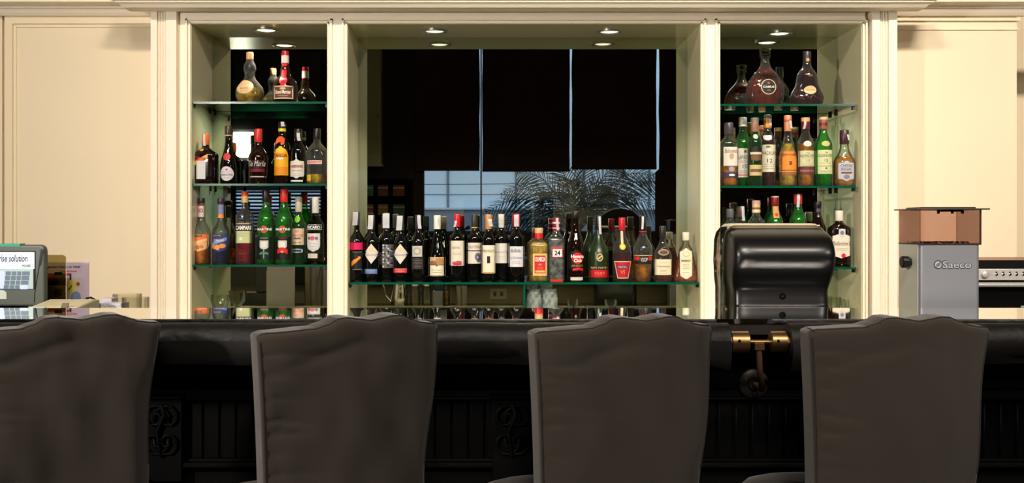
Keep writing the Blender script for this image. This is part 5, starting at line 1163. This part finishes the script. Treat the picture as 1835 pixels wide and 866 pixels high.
for r_ in range(1, 4):
    for c_, (a, b) in enumerate(((641, 673), (680.5, 699), (707, 728))):
        zb = shz[r_]; x0, x1 = wx(a), wx(b); col = cc[ii % 9]
        m = MB(((x0+x1)/2, YB+.17, zb)); m.box(x0+.005, x1-.005, YB+.07, YB+.27, zb+.001, zb+.19, P_('box_tint_%d' % ii, col, .6)); m.box(x0+.005, x1-.005, YB+.269, YB+.272, zb+.13, zb+.15, P_('box_stripe', (200, 180, 150), .6))
        tag(m.build('storage_box', bevel=.003), '%s storage box in %s row, %s column of bookcase' % (cn_[ii], ('top', 'second', 'third')[r_-1], ('left', 'middle', 'right')[c_]), 'box', 'boxes in the bookcase'); ii += 1
CUP = P_('cupboard_cream', (206, 200, 150), .5)
root = empty('wall_cupboard', (wx(640), YB+.26, wz(300)), 'cream panelled wall cupboard mirrored at the left edge of middle niche', 'cupboard')
o = Vector(root.location); m = MB(); m.box(wx(590)-o.x, wx(686)-o.x, -.25, 0, 0, wz(80)-wz(300), CUP); m.box(wx(590)-o.x, wx(688)-o.x, -.25, .02, 0, .05, CUP); m.build('body', root, bevel=.003)
m = MB(); m.box(wx(640)-o.x, wx(680)-o.x, .001, .012, wz(275)-o.z, wz(205)-o.z, CUP); dd = m.build('door', root, bevel=.003)
m = MB(); m.box(wx(640)-o.x, wx(685)-o.x, .0, .025, wz(204)-o.z, wz(200)-o.z, CUP); m.build('ledge', root)
m = MB(); m.lathe([(0, .012), (.02, .012)], BLACKP, M=Matrix.Translation((wx(681)-o.x, .012, wz(212)-o.z)) @ Matrix.Rotation(-PI/2, 4, 'X'), seg=12); m.build('knob', dd)
# microphone on a stand before the window
Ym = -1.2; Dm = 2*YM-Ym
root = empty('microphone_stand', (X(833, Dm), Ym, 0), 'black microphone on a thin stand mirrored before the window', 'microphone')
m = MB(); m.lathe([(0, .13), (.015, .12), (.02, .02)], BLACKP, seg=24); m.build('base', root)
m = MB(); m.tube([(0, 0, .02), (0, 0, Z(416, Dm))], .008, BLACKP); m.build('pole', root)
m = MB(); m.tube([(-.04, 0, Z(414, Dm)), (.0, 0, Z(411, Dm)), (.05, 0, Z(407, Dm))], [.011, .012, .02], BLACKP, 12); m.build('microphone', root)
# round-backed lounge chair
Yl = -1.6; Dl = 2*YM-Yl
root = empty('lounge_chair', (X(1106, Dl), Yl, 0), 'dark round-backed lounge chair mirrored at right of the window view', 'chair')
LM = P_('lounge_fabric', (26, 14, 16), .7); m = MB(); zt = Z(374, Dl); R_ = .27
pts = [(R_*math.cos(t*PI/16), zt-R_+R_*math.sin(t*PI/16)) for t in range(17)]+[(-R_, .45), (R_, .45)]
m.prism(pts, .18, .26, LM, 'y'); m.build('backrest', root, bevel=.02, bseg=3)
m = MB(); m.rbox(-.27, .27, -.28, .2, .38, .5, LM, .05, 5, 'z'); m.build('seat', root, bevel=.02)
for sx in (-.22, .22):
    for sy in (-.22, .2): m = MB(); m.box(sx-.02, sx+.02, sy-.02, sy+.02, 0, .38, LEGW); m.build('leg', root)
# the photographer's flash on its stand, seen as the white star in the left mirror
root = empty('flash_lamp', (KEY[0], KEY[1], 0), 'white softbox flash on black stand, mirrored as bright star in left niche', 'lamp')
hz = KEY[2]
aim = Matrix.Translation((0, 0, hz)) @ Matrix.Rotation(math.radians(-8), 4, 'Z')
m = MB(); vs = []
for s, y in ((.055, -.10), (.12, .05)):
    vs += [(-s, y, -s*1.15), (s, y, -s*1.15), (s, y, s*1.15), (-s, y, s*1.15)]
m.add([aim @ Vector(v) for v in vs], [(0, 1, 2, 3), (0, 4, 5, 1), (1, 5, 6, 2), (2, 6, 7, 3), (3, 7, 4, 0)], BLACKP); m.build('housing', root)
m = MB(); m.add([aim @ Vector((a, .048, b)) for a, b in ((-.085, -.11), (.085, -.11), (.085, .11), (-.085, .11))], [(0, 3, 2, 1)], P_('flash_tube', (255, 252, 240), .3, emis=(255, 252, 240), es=30)); m.build('diffuser', root)
m = MB(); m.tube([(0, -.02, .3), (0, -.02, hz-.1)], .012, BLACKP)
m.build('pole', root)
for a in range(3):
    t = a*2*PI/3+.5; m = MB(); m.tube([(0, -.02, .5), (.4*math.cos(t), -.02+.4*math.sin(t), .01)], .01, BLACKP); m.build('leg', root)
# outside: neighbouring building, ground, palm
struct('ground_outside', MB().box(-20, 20, -26, YB-.15, -.2, -.05, P_('yard_ground', (120, 118, 116), .9)))
YN = -14.5; DN = 2*YM-YN
nx = lambda px: (px-VX)*DN/F
nz = lambda py: EYE-(py-VY)*DN/F
root = empty('neighbour_building', (0, YN, 0), 'pale blue-grey building with ledges outside the mirrored window', 'building')
NW = P_('render_pale', (214, 220, 230), .9); ND = P_('render_grey', (132, 140, 158), .9); NJ = P_('joint_grey', (110, 118, 132), .9)
m = MB(); m.box(-14, 14, -1.2, -.6, 0, 9, NW)
for px in (800, 925, 1050, 1170): m.box(nx(px)-.03, nx(px)+.03, -.62, -.58, nz(372), 9, NJ)
m.box(-14, 14, -.615, -.59, nz(348), nz(346.5), NJ)
m.build('upper_wall', root)
m = MB(); m.box(-14, 14, -.6, 0, 0, nz(376), ND); m.box(-14, 14, -.65, .04, nz(376), nz(372.5), NW); m.build('terrace_wall', root)
m = MB(); m.box(-14, 14, 0, .3, 0, nz(414), P_('planter_dark', (44, 46, 50), .9)); m.build('planter', root)
m = MB(); m.tube([(nx(700)+(nx(1200)-nx(700))*i/20, YN+.8, nz(333-6*i/20+2*math.sin(i*PI/20))) for i in range(21)], .008, BLACKP, 6); tag(m.build('overhead_wire'), 'thin dark wire strung across the view outside the window', 'wire')
YP = -11.5; DP = 2*YM-YP
root = empty('palm_tree', (X(1035, DP), YP, 0), 'dark green feathery palm outside the mirrored window', 'palm')
PG = P_('palm_leaf', (14, 34, 28), .7, noise_amt=.3); PT = P_('palm_trunk', (34, 32, 28), .9)
zc = Z(418, DP)
m = MB(); m.tube([(0, 0, 0), (.02, 0, zc*.5), (0, 0, zc)], [.14, .12, .09], PT, 12); m.build('trunk', root)
rnd = random.Random(5)
ends = [(-150, -40), (-135, -5), (-120, -75), (-95, -110), (-60, -70), (-40, -130), (-10, -95), (20, -140), (45, -85), (75, -125), (100, -70), (120, -105), (135, -45), (-165, 15), (60, -40), (-100, 25), (140, -90), (-20, -60)]
for (ex, ey) in ends:
    m = MB(); kx = DP/F; L = Vector((ex*kx*1.12, rnd.uniform(-.5, .5), -ey*kx)); pts = []
    lift = (.25+.1*rnd.random())*1.5
    for i in range(15):
        t = i/14; p = Vector((L.x*t, L.y*t, L.z*t+lift*math.sin(PI*t)*.9-.25*max(0, t-.6)**1.5)); pts.append(Vector((p.x, p.y, p.z+zc)))
    m.tube(pts, [.018*(1-.8*i/14) for i in range(15)], PT, 5)
    for i in range(2, 15):
        d = (pts[min(i+1, 14)]-pts[i-1]).normalized()
        for sgn in (-1, 1):
            for h in (0, .5):
                base = pts[i]+(pts[i-1]-pts[i])*h
                side = d.cross(Vector((0, 1, 0)))*sgn; ln = 1.5*(.34*math.sin(PI*min(1, (i+1)/15))**.6+.05)*rnd.uniform(.8, 1.15)
                tip = base+(d*.75+side*.62+Vector((0, rnd.uniform(-.35, .35), -.32)))*ln
                mid = base+(tip-base)*.5+Vector((0, 0, .03)); wd = d*.013
                m.add([base-wd, base+wd, mid+wd*1.2, mid-wd*1.2, tip], [(0, 1, 2, 3), (3, 2, 4)], PG)
    m.build('frond', root, smooth=False)
